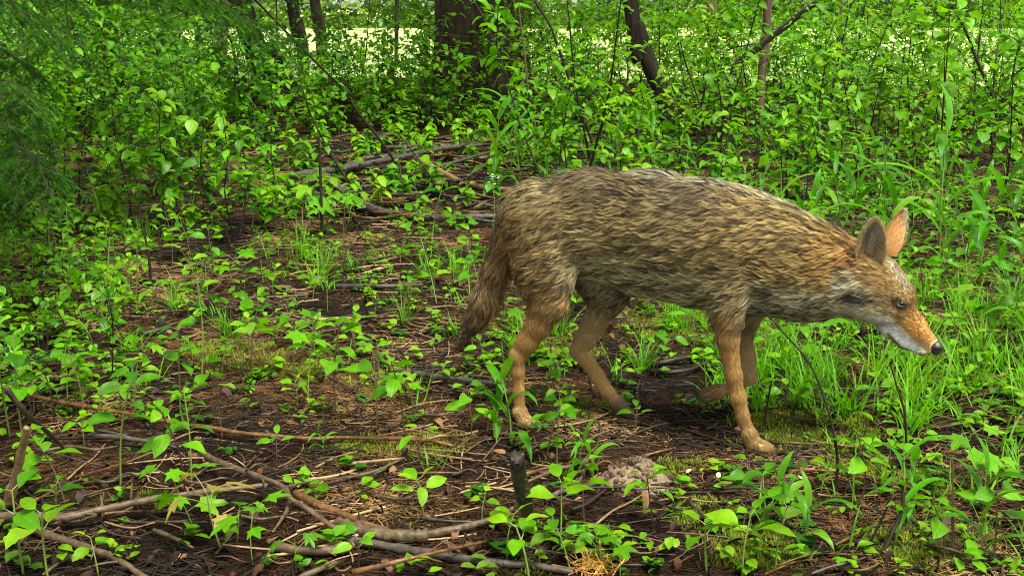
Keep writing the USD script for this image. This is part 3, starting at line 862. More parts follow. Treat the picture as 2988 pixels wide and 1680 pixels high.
ncen = loc(2731, 1013, 0.018)
nose = trimesh.creation.icosphere(3, 1.0)
v = np.array(nose.vertices)
v = v * [0.0155, 0.0150, 0.0170]
v[:, 1] *= 1 + 0.25 * (v[:, 2] > 0)
for sgn in (-1, 1):                                     # nostrils
    dd = np.linalg.norm(v - np.array([0.0085, sgn * 0.0085, -0.002]), axis=1)
    v -= unit(v) * (0.0035 * np.exp(-(dd / 0.0035) ** 2))[:, None]
obj('nose', (v + ncen, np.array(nose.faces)), NOSE_MAT, coyote, smooth=True)
for p, d in TOES:
    cl = MB()
    u = np.linspace(0, 1, 5)[:, None]
    tube(cl, p + d * 0.007 + u * d * 0.013 + [0, 0, 0.001] - u ** 2 * np.array([0, 0, 0.005]), 0.0022 * (1 - 0.85 * u[:, 0]), 6)
    obj('claw', cl, CLAW_MAT, coyote, smooth=True)
wg = np.random.default_rng(4)
WP = []
for _ in range(14):
    p, d = on_skin(2690 + wg.uniform(-22, 14), 1000 + wg.uniform(-14, 12))
    dirw = unit(np.array([-0.6 + wg.uniform(-.3, .3), -0.8, -0.3 + wg.uniform(-.3, .3)]))
    t_ = np.array([0, 0.3, 0.65, 1.0])[:, None]
    WP.append(p + t_ * dirw * wg.uniform(0.02, 0.04) + t_ ** 2 * np.array([-0.006, 0, -0.008]))
curves('whiskers', np.array(WP), np.full((14, 3), 0.03), 0.0005, coyote, CLAW_MAT)
# ------------------------------------------------------------------ leaves and plant kinds

def leaf_mesh(L, W, fold=0.25, droop=0.35, wave=0.0, n=6, a=0.88, b=0.78, seed=0):
    """One leaf along +x with its base at the origin: two halves folded along the midrib, drooping towards the tip."""
    g = np.random.default_rng(seed)
    t = np.linspace(0, 1, n + 1)
    w = W * 0.5 * np.sin(np.pi * t ** a) ** b
    v, uv = [[0, 0, 0]], [[0.5, 0]]
    ph = g.random() * 6
    for i in range(1, n):
        x = L * t[i] * (1 - 0.12 * droop * t[i])
        zm = -droop * L * t[i] ** 2
        for s in (-1, 0, 1):
            z = zm + abs(s) * w[i] * fold + (wave * W * math.sin(ph + t[i] * 9 + s) if s else 0)
            v.append([x, s * w[i], z])
            uv.append([0.5 + 0.5 * s * w[i] / (W * 0.5), t[i] * L / 0.06])
    v.append([L * (1 - 0.12 * droop), 0, -droop * L])
    uv.append([0.5, L / 0.06])
    last = len(v) - 1
    f = [[0, 1, 2], [0, 2, 3]]
    for i in range(n - 2):
        k, m = 1 + 3 * i, 4 + 3 * i
        f += [[k, m, m + 1], [k, m + 1, k + 1], [k + 1, m + 1, m + 2], [k + 1, m + 2, k + 2]]
    k = last - 3
    f += [[k, last, k + 1], [k + 1, last, k + 2]]
    f = np.array(f)[:, ::-1]
    return np.array(v, float), f, np.array(uv, float)


def maple_mesh(L, fold=0.2, droop=0.3, seed=0):
    """A palmate leaf with five toothed lobes."""
    g = np.random.default_rng(seed)
    lobes = [(-150, 0.30), (-118, 0.52), (-92, 0.40), (-56, 0.86), (-46, 0.66), (-30, 0.47), (-14, 0.74), (0, 1.0), (14, 0.74), (30, 0.47), (46, 0.66), (56, 0.86), (92, 0.40), (118, 0.52), (150, 0.30)]
    c = np.array([0.36 * L, 0, 0])
    v, uv = [c, [0, 0, 0]], [[0.5, 0.3], [0.5, 0]]
    for an, r in lobes:
        an = math.radians(an)
        r = r * (0.9 + 0.2 * g.random()) * L * 0.62
        v.append([c[0] + r * math.cos(an), r * math.sin(an), 0])
        uv.append([0.5 + 0.5 * math.sin(an), 0.5])
    v = np.array(v, float)
    v[:, 2] = fold * np.abs(v[:, 1]) - droop * v[:, 0] ** 2 / L - 0.5 * v[:, 1] ** 2 / L
    n = len(lobes)
    f = [[0, 2 + i, 3 + i] for i in range(n - 1)] + [[0, 1 + n, 1], [0, 1, 2]]
    return v, np.array(f), np.array(uv)


def strap_mesh(L, W, rise, arch, n=8, seed=0):
    """A grass-like blade that rises and arches over."""
    t = np.linspace(0, 1, n + 1)
    ang = rise - arch * t ** 1.3
    st = L / n
    x = np.concatenate([[0], np.cumsum(np.cos(ang[:-1]) * st)])
    z = np.concatenate([[0], np.cumsum(np.sin(ang[:-1]) * st)])
    w = W * 0.5 * np.clip(np.minimum(0.45 + 2.2 * t, (1 - t) * 2.1), 0, 1) ** 0.8
    v, uv, f = [], [], []
    for i in range(n + 1):
        for s in (-1, 0, 1):
            v.append([x[i] - math.sin(ang[i]) * abs(s) * w[i] * 0.35, s * w[i], z[i] + math.cos(ang[i]) * abs(s) * w[i] * 0.35])
            uv.append([0.5 + 0.5 * s, t[i]])
    for i in range(n):
        k, m = 3 * i, 3 * i + 3
        f += [[k, m + 1, m], [k, k + 1, m + 1], [k + 1, m + 2, m + 1], [k + 1, k + 2, m + 2]]
    return np.array(v), np.array(f), np.array(uv)


def turned(v, az, pitch=0.0, roll=0.0, at_=(0, 0, 0)):
    """Rotates a leaf: roll about its axis, pitch up, then azimuth; and moves it."""
    cr, sr, cp, sp, ca, sa = math.cos(roll), math.sin(roll), math.cos(pitch), math.sin(pitch), math.cos(az), math.sin(az)
    R = np.array([[ca, -sa, 0], [sa, ca, 0], [0, 0, 1]]) @ np.array([[cp, 0, -sp], [0, 1, 0], [sp, 0, cp]]) @ np.array([[1, 0, 0], [0, cr, -sr], [0, sr, cr]])
    return np.asarray(v) @ R.T + np.asarray(at_)


def one(v, f, uv):
    return MB().add(v, f, uv)


def build_seedling(name, h, pairs, L, seed, mats=(0, 1), wide=0.62, whorl=False, stem_mat=None, lean=0.15, droop=0.4):
    g = np.random.default_rng(seed)
    root = kind_root(name)
    top = np.array([g.normal(0, lean) * h, g.normal(0, lean) * h, h])
    line = smooth_line([[0, 0, -0.02], [top[0] * 0.2, top[1] * 0.3, h * 0.5], top], 7)
    st = MB()
    tube(st, line, np.linspace(0.0016, 0.0009, 7) * (1 + h * 2), 5)
    leaves = []
    az0 = g.random() * 6.28
    for k in range(pairs):
        t = 0.45 + 0.55 * (k + 1) / pairs
        p = line[-1] * 0 + np.array([np.interp(t, np.linspace(0, 1, 7), line[:, c]) for c in range(3)])
        az = az0 + k * (1.57 + g.normal(0, 0.2))
        size = L * (1.0 if k < pairs - 1 else 0.72) * g.uniform(0.8, 1.15)
        for s in ((0, math.pi) if not whorl else (0, 1.57, 3.14, 4.71)):
            l = size * g.uniform(0.8, 1.12)
            a = az + s + g.normal(0, 0.2)
            pitch = g.uniform(-0.15, 0.5) + (0.25 if k == pairs - 1 else 0)
            pet = 0.008 + 0.1 * l
            d = np.array([math.cos(a) * math.cos(0.5), math.sin(a) * math.cos(0.5), math.sin(0.5)]) * pet
            tube(st, [p, p + d * 0.6, p + d], [0.0010, 0.0008, 0.0007], 4)
            v, f, uv = leaf_mesh(l, l * wide * g.uniform(0.9, 1.1), g.uniform(0.12, 0.4), g.uniform(0.15, droop + 0.15), 0.055, seed=int(g.integers(1e6)))
            leaves.append((turned(v, a, pitch, g.normal(0, 0.3), p + d), f, uv, mats[min(len(mats) - 1, int(g.random() * len(mats)))]))
    obj('stem', st, stem_mat or (STEM_GREEN if g.random() < 0.6 else STEM_RED), root, smooth=True)
    for v, f, uv, m in leaves:
        obj('leaf', one(v, f, uv), LEAF[m], root, smooth=True)
    return root


def build_maple(name, h, n, L, seed, mat_=None):
    g = np.random.default_rng(seed)
    root = kind_root(name)
    line = smooth_line([[0, 0, -0.02], [g.normal(0, .1) * h, g.normal(0, .1) * h, h * 0.5], [g.normal(0, .15) * h, g.normal(0, .15) * h, h]], 7)
    st = MB()
    tube(st, line, np.linspace(0.0019, 0.001, 7), 5)
    az = g.random() * 6
    out = []
    for k in range(n):
        t = 0.4 + 0.6 * (k + 1) / n
        p = np.array([np.interp(t, np.linspace(0, 1, 7), line[:, c]) for c in range(3)])
        az += 2.4 + g.normal(0, 0.3)
        pet = g.uniform(0.02, 0.05)
        d = np.array([math.cos(az) * 0.8, math.sin(az) * 0.8, 0.6]) * pet
        tube(st, [p, p + d * 0.6, p + d * [1, 1, 0.9]], 0.0009, 4)
        v, f, uv = maple_mesh(L * g.uniform(0.7, 1.15), g.uniform(0.05, 0.3), g.uniform(0.2, 0.6), int(g.integers(1e6)))
        out.append((turned(v, az, g.uniform(-0.3, 0.3), g.normal(0, 0.3), p + d), f, uv))
    obj('stem', st, STEM_GREEN, root, smooth=True)
    for v, f, uv in out:
        obj('leaf', one(v, f, uv), mat_ or LEAF_MAPLE, root, smooth=True)
    return root


def build_strap(name, h, n, L, W, seed):
    g = np.random.default_rng(seed)
    root = kind_root(name)
    st = MB()
    line = smooth_line([[0, 0, -0.02], [g.normal(0, .06) * h, g.normal(0, .06) * h, h * 0.5], [g.normal(0, .1) * h, g.normal(0, .1) * h, h]], 7)
    tube(st, line, np.linspace(0.0028, 0.0012, 7), 5)
    obj('stem', st, STEM_GREEN, root, smooth=True)
    az = g.random() * 6
    for k in range(n):
        t = (k + 1) / n
        p = np.array([np.interp(t, np.linspace(0, 1, 7), line[:, c]) for c in range(3)])
        az += math.pi + g.normal(0, 0.5)
        up = g.uniform(0.7, 1.2) if k < n - 1 else 1.45
        v, f, uv = strap_mesh(L * g.uniform(0.7, 1.15) * (1 if k < n - 1 else 0.55), W * g.uniform(0.8, 1.15), up, g.uniform(1.2, 2.5) if k < n - 1 else 0.9, seed=k)
        obj('leaf', one(turned(v, az, 0, g.normal(0, 0.15), p), f, uv), STRAP, root, smooth=True)
    return root


def grass_mb(n, L, W, spread, seed, lean=(0.05, 0.7)):
    g = np.random.default_rng(seed)
    m = MB()
    for k in range(n):
        v, f, uv = strap_mesh(L * g.uniform(0.45, 1.1), W * g.uniform(0.7, 1.2), 1.5 - g.uniform(*lean), g.uniform(0.1, 1.3), 5)
        keep = v
        m.add(turned(keep, g.random() * 6.28, 0, 0, (g.normal(0, spread), g.normal(0, spread), -0.005)), f, uv)
    return m


def build_grass(name, n, L, W, spread, seed):
    root = kind_root(name)
    obj('blades', grass_mb(n, L, W, spread, seed), GRASS, root, smooth=True, kind='stuff')
    return root


def shrub_parts(h, n_leaf, L, seed, bare=0.3, branches=4, wide=0.62, lean=0.1):
    """A woody stem with alternate side twigs; returns the stem mesh and the leaves."""
    g = np.random.default_rng(seed)
    st, leaves = MB(), []
    tip = np.array([g.normal(0, lean) * h, g.normal(0, lean) * h, h])
    line = smooth_line([[0, 0, -0.03], tip * [0.25, 0.35, 0.35] + g.normal(0, 0.02, 3) * h, tip * [0.7, 0.6, 0.7] + g.normal(0, 0.02, 3) * h, tip], 12)
    r0 = 0.0028 + 0.0032 * h
    tube(st, line, np.linspace(r0, 0.0012, 12), 5, rough=0.2, seed=seed)
    twigs = [(line, bare, 0.34)]
    for k in range(branches):
        t = bare + (0.92 - bare) * (k + g.random() * 0.7) / branches
        p = np.array([np.interp(t, np.linspace(0, 1, 12), line[:, c]) for c in range(3)])
        a = k * 2.4 + g.normal(0, 0.5)
        ln = h * g.uniform(0.22, 0.42) * (1.1 - 0.5 * t)
        d = np.array([math.cos(a), math.sin(a), g.uniform(0.25, 0.9)])
        q = smooth_line([p, p + d * ln * 0.5, p + d * ln * [1, 1, 0.75]], 6)
        tube(st, q, np.linspace(r0 * 0.5, 0.0009, 6), 4)
        twigs.append((q, 0.15, 0.66 / branches))
    for q, t0, share in twigs:
        m = max(3, int(n_leaf * share))
        ts = np.linspace(t0, 1, m)
        az = g.random() * 6.28
        for k, t in enumerate(ts):
            p = np.array([np.interp(t, np.linspace(0, 1, len(q)), q[:, c]) for c in range(3)])
            az += 3.1416 if k % 2 else 1.57 + g.normal(0, 0.3)
            l = L * g.uniform(0.6, 1.2) * (1 - 0.25 * (t > 0.93))
            pet = np.array([math.cos(az), math.sin(az), 0.4]) * (0.006 + 0.08 * l)
            v, f, uv = leaf_mesh(l, l * wide * g.uniform(0.85, 1.15), g.uniform(0.1, 0.45), g.uniform(0.15, 0.6), 0.05, n=5, seed=int(g.integers(1e6)))
            leaves.append((turned(v, az + g.normal(0, 0.3), g.uniform(-0.55, 0.5), g.normal(0, 0.35), p + pet), f, uv))
    return st, leaves


def build_shrub(name, h, n_leaf, L, seed, mats=(0, 1), split=False, **kw):
    g = np.random.default_rng(seed + 77)
    root = kind_root(name)
    st, leaves = shrub_parts(h, n_leaf, L, seed, **kw)
    obj('stem', st, STEM_DARK, root, smooth=True)
    if split:
        for v, f, uv in leaves:
            obj('leaf', one(v, f, uv), LEAF[mats[int(g.random() * len(mats))]], root, smooth=True)
    else:
        sets = [MB() for _ in mats]
        for v, f, uv in leaves:
            sets[int(g.random() * len(mats))].add(v, f, uv)
        for s, m in zip(sets, mats):
            if s.n:
                obj('foliage', s, LEAF[m], root, smooth=True, kind='stuff')
    return root


K = {}
K['oval'] = [build_seedling('oval_seedling', h, p, L, 100 + i, m) for i, (h, p, L, m) in enumerate([
    (0.10, 2, 0.052, (0, 3)), (0.14, 3, 0.056, (0, 1)), (0.17, 3, 0.060, (0, 1)), (0.21, 4, 0.056, (1, 0)), (0.12, 2, 0.062, (1, 2)), (0.08, 2, 0.044, (0, 3)), (0.25, 4, 0.058, (1, 2))])]
K['low'] = [build_seedling('low_seedling', h, p, L, 130 + i, m, wide=0.55) for i, (h, p, L, m) in enumerate([(0.05, 2, 0.036, (0, 3)), (0.04, 2, 0.030, (0, 1)), (0.07, 3, 0.034, (0, 3)), (0.06, 2, 0.042, (3, 0))])]
K['maple'] = [build_maple('lobed_seedling', h, n, L, 150 + i) for i, (h, n, L) in enumerate([(0.12, 4, 0.075), (0.17, 6, 0.07), (0.09, 3, 0.065)])]
K['maple_rusty'] = [build_maple('rusty_seedling', 0.10, 5, 0.062, 160, LEAF_RUSTY)]
K['strap'] = [build_strap('strap_leaved_plant', h, n, L, W, 170 + i) for i, (h, n, L, W) in enumerate([(0.16, 5, 0.17, 0.022), (0.24, 6, 0.21, 0.026), (0.30, 7, 0.22, 0.024), (0.11, 4, 0.14, 0.020)])]
K['grass'] = [build_grass('grass_tuft', n, L, W, s, 180 + i) for i, (n, L, W, s) in enumerate([(26, 0.17, 0.0042, 0.014), (34, 0.22, 0.0048, 0.018), (18, 0.12, 0.0036, 0.012), (44, 0.24, 0.0046, 0.026)])]
K['shrub'] = [build_shrub('leafy_shrub', h, n, L, 200 + i, m, split=True, branches=b, wide=(0.62, 0.46, 0.72, 0.56)[i]) for i, (h, n, L, m, b) in enumerate([
    (0.42, 34, 0.066, (0, 1), 4), (0.55, 42, 0.068, (1, 0), 5), (0.36, 26, 0.070, (0, 3), 3), (0.62, 46, 0.064, (1, 2), 5)])]
K['tall'] = [build_shrub('tall_shrub', h, int(n * (1, 1, .8, 1.5, 1, .9)[i]), L * (1, 1.15, 1.0, 0.68, 1.1, 0.9)[i], 230 + i, m, branches=b, bare=ba, wide=(0.66, 0.42, 0.8, 0.6, 0.36, 0.56)[i]) for i, (h, n, L, m, b, ba) in enumerate([
    (0.95, 80, 0.072, (0, 3), 6, 0.28), (1.15, 100, 0.072, (0, 1), 7, 0.25), (1.0, 74, 0.080, (0, 1), 6, 0.3), (1.35, 130, 0.074, (0, 3), 9, 0.2), (0.75, 70, 0.070, (3, 0), 6, 0.2), (1.5, 130, 0.076, (1, 0), 9, 0.22)])]
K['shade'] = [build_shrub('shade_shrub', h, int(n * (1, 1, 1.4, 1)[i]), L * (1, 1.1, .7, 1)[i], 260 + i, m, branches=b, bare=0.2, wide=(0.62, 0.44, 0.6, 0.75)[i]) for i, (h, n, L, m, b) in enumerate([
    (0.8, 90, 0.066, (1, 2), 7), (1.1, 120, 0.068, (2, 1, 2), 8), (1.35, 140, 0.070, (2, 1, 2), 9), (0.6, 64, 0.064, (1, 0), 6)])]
# ------------------------------------------------------------------ trees

def bark_tube(line, rad, sides, ridge, seed, flare=0.0):
    """A trunk with raised, broken bark ridges."""
    m = MB()
    tube(m, line, rad, sides, cap=True)
    v, f, uv = m.arrays()
    n = len(line) * sides
    ang = uv[:n, 0] * 2 * np.pi
    L = uv[:n, 1]
    c = np.repeat(np.asarray(line), sides, 0)
    out = unit(v[:n] - c)
    r0 = np.repeat(np.broadcast_to(rad, (len(line),)), sides)
    p = np.stack([np.cos(ang) * r0 * 26 + seed, np.sin(ang) * r0 * 26, L * 5.0], -1)
    a = meshkit.noise(p, seed)
    b = meshkit.noise(p * [2.3, 2.3, 1.7] + 5, seed + 1)
    d = ridge * (2 * np.abs(a - 0.5) * 1.6 + 0.5 * b)
    fl = flare * np.exp(-L / 0.35) * (0.55 + 0.9 * meshkit.noise(np.stack([np.cos(ang) * 1.6 + 3, np.sin(ang) * 1.6, 0 * ang], -1), seed + 2))
    v[:n] += out * (d + fl)[:, None]
    return v, f, uv


def spray(seed, n=26, L=0.10, size=0.55):
    """A spray of leaves on a fan of twigs, for crowns."""
    g = np.random.default_rng(seed)
    m = MB()
    for k in range(n):
        p = g.normal(0, 1, 3) * [size * 0.34, size * 0.34, size * 0.16]
        v, f, uv = leaf_mesh(L * g.uniform(0.7, 1.3), L * 0.62, 0.2, 0.3, n=2, seed=k)
        m.add(turned(v, g.random() * 6.28, g.uniform(-0.6, 0.3), g.normal(0, 0.4), p), f, uv)
    return m


SPRAYS = [spray(i) for i in range(3)]


def tree(name, line, rad, sides, ridge, bark, label, crown=None, flare=0.0, seed=0, rows=40, group=None):
    """crown: (height range, radius, sprays, number of limbs)."""
    root = thing(name, label=label, cat='tree', group=group)
    line = np.asarray(line, float)
    pts = smooth_line(line, rows)
    rr_ = np.interp(np.linspace(0, 1, rows), np.linspace(0, 1, len(np.atleast_1d(rad))), np.atleast_1d(rad))
    obj('trunk', bark_tube(pts, rr_, sides, ridge, seed + 3, flare)[:2], bark, root, smooth=True)
    if crown:
        (h0, h1), cr, ns, nl = crown
        g = np.random.default_rng(seed + 5)
        lo_, ends = MB(), []
        for k in range(nl):
            z = h0 + (h1 - h0) * (k + 0.3) / nl * 0.8
            i = np.argmin(np.abs(pts[:, 2] - z))
            p = pts[i]
            a = k * 2.4 + g.normal(0, 0.3)
            ln = cr * g.uniform(0.65, 1.0)
            d = np.array([math.cos(a), math.sin(a), g.uniform(0.15, 0.5)])
            q = smooth_line([p, p + d * ln * 0.5 + [0, 0, 0.15], p + d * ln], 7)
            tube(lo_, q, np.linspace(rr_[i] * 0.45, 0.012, 7), 6)
            ends.append(q)
        obj('limbs', lo_, bark, root, smooth=True)
        E = np.concatenate(ends)
        pos = E[g.integers(0, len(E), ns)] + g.normal(0, 1, (ns, 3)) * [cr * 0.28, cr * 0.28, 0.45]
        pos[:, 2] = np.maximum(pos[:, 2], h0 - 0.2)
        cm = MB()
        for p in pos:
            a, s = g.random() * 6.28, g.uniform(0.8, 1.5)
            c_, s_ = math.cos(a) * s, math.sin(a) * s
            cm.merge(SPRAYS[int(g.integers(3))], np.array([[c_, -s_, 0, p[0]], [s_, c_, 0, p[1]], [0, 0, s, p[2]], [0, 0, 0, 1]]))
        obj('crown', cm, LEAF_CANOPY, root, kind='stuff')
    return root


def trunk_line(pts, y, up=6.0):
    """Photo pixels of a trunk from its foot upwards at y metres; goes on straight to up metres."""
    p = [at(px, py, y) for px, py in pts]
    p[0][2] = min(p[0][2], -0.05)
    d = unit(p[-1] - p[-2])
    if up and p[-1][2] < up:
        d = unit(d * [0.5, 0.5, 1])
        p.append(p[-1] + d * (up - p[-1][2]) / d[2])
    return p


tree('big_tree', trunk_line([(1418, 372), (1410, 240), (1402, 110), (1398, 0)], 11.8, 9.0), [0.42, 0.41, 0.40, 0.39, 0.25], 110, 0.026, BARK_TREE,
     'broad old trunk with deeply ridged dark bark, widest tree in the wood', ((3.6, 9.0), 4.6, 420, 11), flare=0.16, seed=1, rows=150)
tree('leaning_tree', trunk_line([(862, 352), (845, 300), (775, 150), (705, 20)], 11.5, 7.0), [0.12, 0.115, 0.11, 0.10, 0.06], 30, 0.008, BARK_DARK,
     'black wet trunk leaning to the left, between the conifer boughs and the broad old trunk', ((3.2, 7), 3.0, 200, 8), flare=0.05, seed=2, rows=50)
tree('left_tree', trunk_line([(322, 300), (318, 200), (306, 90), (296, 0)], 13.0, 8.0), [0.125, 0.12, 0.115, 0.11, 0.08], 30, 0.008, BARK_DARK,
     'dark trunk half hidden by leaves right of the conifer boughs', ((3.2, 8), 3.2, 230, 8), flare=0.05, seed=3, rows=50)
tree('slender_tree', trunk_line([(1962, 372), (1938, 290), (1896, 190), (1858, 70), (1838, 0)], 9.4, 6.5), [0.060, 0.058, 0.055, 0.052, 0.05, 0.03], 22, 0.005, BARK_DARK,
     'slim dark trunk leaning left, above the middle of the coyote\'s back', ((3.6, 6.5), 1.8, 50, 6), flare=0.02, seed=4, rows=60)
tree('thin_tree', trunk_line([(2216, 330), (2222, 240), (2232, 110), (2242, 0)], 9.6, 6.0), [0.032, 0.032, 0.031, 0.03, 0.02], 16, 0.003, BARK_RED,
     'thin straight grey brown trunk crossed by a dead leaning branch', ((3.4, 6), 1.4, 36, 5), seed=5, rows=50)
tree('thin_tree', trunk_line([(2470, 200), (2462, 130), (2455, 60), (2450, 0)], 14.0, 6.5), [0.045, 0.045, 0.043, 0.04, 0.025], 16, 0.003, BARK_RED,
     'short visible piece of grey trunk among bright leaves, upper right', ((3.4, 6.5), 1.5, 40, 5), seed=6, rows=50)
tree('distant_tree', trunk_line([(1156, 180), (1157, 100), (1158, 50), (1158, 0)], 22.0, 7), [0.035, 0.035, 0.034, 0.033, 0.02], 14, 0.003, BARK_DARK,
     'very thin black trunk standing against the bright grass left of the broad trunk', ((3.4, 7), 1.4, 40, 5), seed=7, rows=40)
tree('distant_tree', trunk_line([(640, 215), (640, 170), (641, 110), (645, 30)], 17.5, 7), [0.11, 0.1, 0.095, 0.09, 0.05], 24, 0.006, BARK_RED,
     'reddish brown trunk in the left background below the bright grass', ((3.2, 7), 2.4, 150, 7), seed=8, rows=50)
tree('distant_tree', trunk_line([(884, 190), (882, 130), (866, 60), (852, 0)], 18.0, 7), [0.085, 0.08, 0.08, 0.08, 0.05], 22, 0.006, BARK_DARK,
     'dark trunk against the brightest strip of grass, right of the leaning black trunk', ((3.2, 7), 2.4, 150, 7), seed=9, rows=50)
tree('distant_tree', trunk_line([(940, 190), (938, 120), (930, 50), (918, 0)], 20.0, 7), [0.09, 0.085, 0.085, 0.08, 0.05], 22, 0.006, BARK_TREE,
     'grey trunk against the brightest strip of grass, left of the broad trunk', ((3.2, 7), 2.4, 150, 7), seed=10, rows=50)
tree('distant_tree', trunk_line([(2082, 170), (2080, 110), (2076, 60), (2078, 0)], 19.0, 7), [0.08, 0.075, 0.07, 0.07, 0.05], 20, 0.005, BARK_RED,
     'brown trunk behind leaves between the slim leaning trunk and the thin straight trunk', ((3.4, 7), 2.0, 60, 6), seed=11, rows=40)

# the conifer whose boughs hang into the left edge
spruce = thing('conifer', label='dark conifer with feathery drooping boughs hanging in at the left edge', cat='tree')
sp_line = smooth_line([[-2.62, 5.3, -0.05], [-2.6, 5.3, 1.5], [-2.58, 5.3, 4.0], [-2.56, 5.3, 6.5]], 40)
obj('trunk', bark_tube(sp_line, np.linspace(0.12, 0.05, 40), 26, 0.008, 31, 0.05)[:2], BARK_DARK, spruce, smooth=True)


def bough(a, b, sag, width, seed, parent, needle=0.015):
    """A drooping bough: a main twig with side twigs in a sheet, each feathered with needles."""
    g = np.random.default_rng(seed)
    a, b = np.asarray(a, float), np.asarray(b, float)
    mid = (a + b) / 2 + [0, 0, sag]
    main = smooth_line([a, mid, b], 14)
    tw, nd = MB(), MB()
    tube(tw, main, np.linspace(0.0045, 0.0011, 14), 5)
    L = np.linalg.norm(b - a)
    fw = unit(b - a)
    side = unit(np.cross(fw, [0, 0, 1.0]) + [0, 0, 0.25 * g.normal()])
    subs = [main]
    n = max(8, int(L / 0.028))
    for k in range(n):
        t = 0.1 + 0.88 * k / n
        p = np.array([np.interp(t, np.linspace(0, 1, 14), main[:, c]) for c in range(3)])
        s = 1 if k % 2 else -1
        ln = width * (0.85 - 0.6 * t) * g.uniform(0.5, 1.2)
        d = unit(fw * 0.75 + side * s * 0.9 + [0, 0, -0.35 + 0.25 * g.normal()])
        q = smooth_line([p, p + d * ln * 0.55, p + d * ln + [0, 0, -0.22 * ln]], 6)
        tube(tw, q, np.linspace(0.0016, 0.0007, 6), 4)
        subs.append(q)
        for h in range(4 if ln > 0.06 else 0):
            i = 1 + h
            e = unit(d * 0.8 + unit(np.cross(d, [0, 0, 1.0])) * (1 if h % 2 else -1) * 0.8 + [0, 0, g.normal(-0.15, 0.2)])
            l2 = ln * g.uniform(0.22, 0.38)
            subs.append(smooth_line([q[i], q[i] + e * l2 * 0.6, q[i] + e * l2 + [0, 0, -0.1 * l2]], 4))
    for q in subs:
        ln = np.linalg.norm(np.diff(q, axis=0), axis=1).sum()
        m = int(ln / 0.0026)
        ts = (np.arange(m) + 0.5) / m
        P = np.stack([np.interp(ts, np.linspace(0, 1, len(q)), q[:, c]) for c in range(3)], -1)
        d = unit(np.gradient(P, axis=0))
        sd = unit(np.cross(d, [0, 0, 1.0]))
        s = np.where(np.arange(m) % 2, 1, -1)[:, None]
        nl = needle * g.uniform(0.7, 1.15, m)[:, None]
        tip = P + (d * 0.55 + sd * s * 0.8 + np.array([0, 0, 1.0]) * g.normal(0, 0.25, (m, 1))) * nl
        wv = unit(np.cross(tip - P, [0.1, 0.2, 1.0])) * 0.0021
        mdl = (P + tip) / 2
        V = np.stack([P - wv * 0.5, P + wv * 0.5, mdl - wv, mdl + wv, tip], 1).reshape(-1, 3)
        b5 = 5 * np.arange(m)[:, None]
        nd.add(V, np.vstack([b5 + [0, 1, 3], b5 + [0, 3, 2], b5 + [2, 3, 4]]))
    bp = f"{parent}/bough_{seed:03d}"
    UsdGeom.Xform.Define(stage, bp)
    obj('twig', tw, STEM_DARK, bp, smooth=True)
    obj('needles', nd, NEEDLE, bp, kind='stuff')


BOUGHS = [(-80, 250, 3.7, 165, 356, 3.4, 0.22), (40, 420, 3.6, 182, 648, 3.3, 0.26), (-120, 20, 4.0, 240, 128, 3.7, 0.26), (-120, 330, 4.0, 120, 500, 3.6, 0.24),
          (-120, 480, 3.8, 130, 640, 3.4, 0.24), (-60, -60, 4.3, 280, 60, 4.0, 0.26), (-120, 130, 4.2, 150, 270, 3.9, 0.24), (-140, 410, 4.3, 60, 590, 3.9, 0.24),
          (-100, 560, 3.7, 90, 720, 3.4, 0.20), (60, 60, 4.5, 215, 210, 4.3, 0.2), (-100, 200, 4.6, 80, 420, 4.3, 0.24), (-40, -20, 4.7, 140, 150, 4.5, 0.26), (20, 280, 4.4, 130, 440, 4.2, 0.2),
          (-140, -120, 5.0, 180, 20, 4.8, 0.3), (-130, 90, 4.9, 60, 330, 4.6, 0.28)]
for i, (ax, ay, ad, bx, by, bd, w_) in enumerate(BOUGHS):
    bough(at(ax, ay, ad), at(bx, by, bd), 0.06, w_, i + 1, spruce)
# boughs higher up, out of the picture, that shade the left
sg = np.random.default_rng(8)
for k in range(30):
    z = 1.4 + k * 0.16
    a = k * 2.4
    p = np.array([-2.59, 5.3, z])
    q = p + np.array([math.cos(a), math.sin(a), -0.35]) * (1.7 - 0.035 * k)
    bough(p, q, 0.12, 0.6, 40 + k, spruce, needle=0.034)
MARKS = [('the big round leaf over the forked branch', 547, 1306), ('the dark stake', 1520, 1430), ('the soil mound', 1856, 1410), ('the tail tip', 1365, 970), ("the coyote's rear foot", 1520, 1200),
         ("the coyote's standing forefoot", 2210, 1300), ("the coyote's lifted forefoot", 2070, 1150), ("the coyote's lifted hind foot", 1830, 1200), ("the coyote's muzzle", 2720, 1020), ('the bent dark twig', 2410, 1250), ('the knobbly twig', 2620, 1500),
         ('the broken stick', 50, 1350), ('the thick curved branch', 1060, 600), ('the light tan stick', 1290, 490), ('the lobed leaf patch', 930, 700), ('the mossy patch', 760, 1060), ('the conifer boughs', 120, 500),
         ('the broad old trunk', 1410, 350), ('the slim leaning trunk', 1940, 330), ('the thin straight trunk', 2220, 320), ('the forked black sapling', 2890, 430), ("the coyote's rump", 1560, 520), ("the coyote's shoulders", 2100, 520), ("the coyote's ears", 2560, 640),
         ('the long brown branch', 300, 1490), ('the dark log', 1150, 1560), ('the leaning black trunk', 840, 340), ('the bare upright stem', 430, 760), ('the ribbed oval leaf', 262, 900), ('the dark trunk at the left', 320, 290), ('the orange straw', 1735, 1650),
         ("the tail's root", 1480, 650), ('the black wet branch', 1300, 1100), ('the pale tan stick', 1000, 935), ('the long thin twig', 800, 1260), ("the coyote's belly", 1880, 900), ('the largest bright leaves', 2780, 1340), ('the tall arching plant', 2740, 620),
         ('the lower right corner', 2900, 1600), ('the right edge', 2960, 1000), ('the left edge', 10, 950), ('the corner seedling', 70, 1620)]
WORD = {}


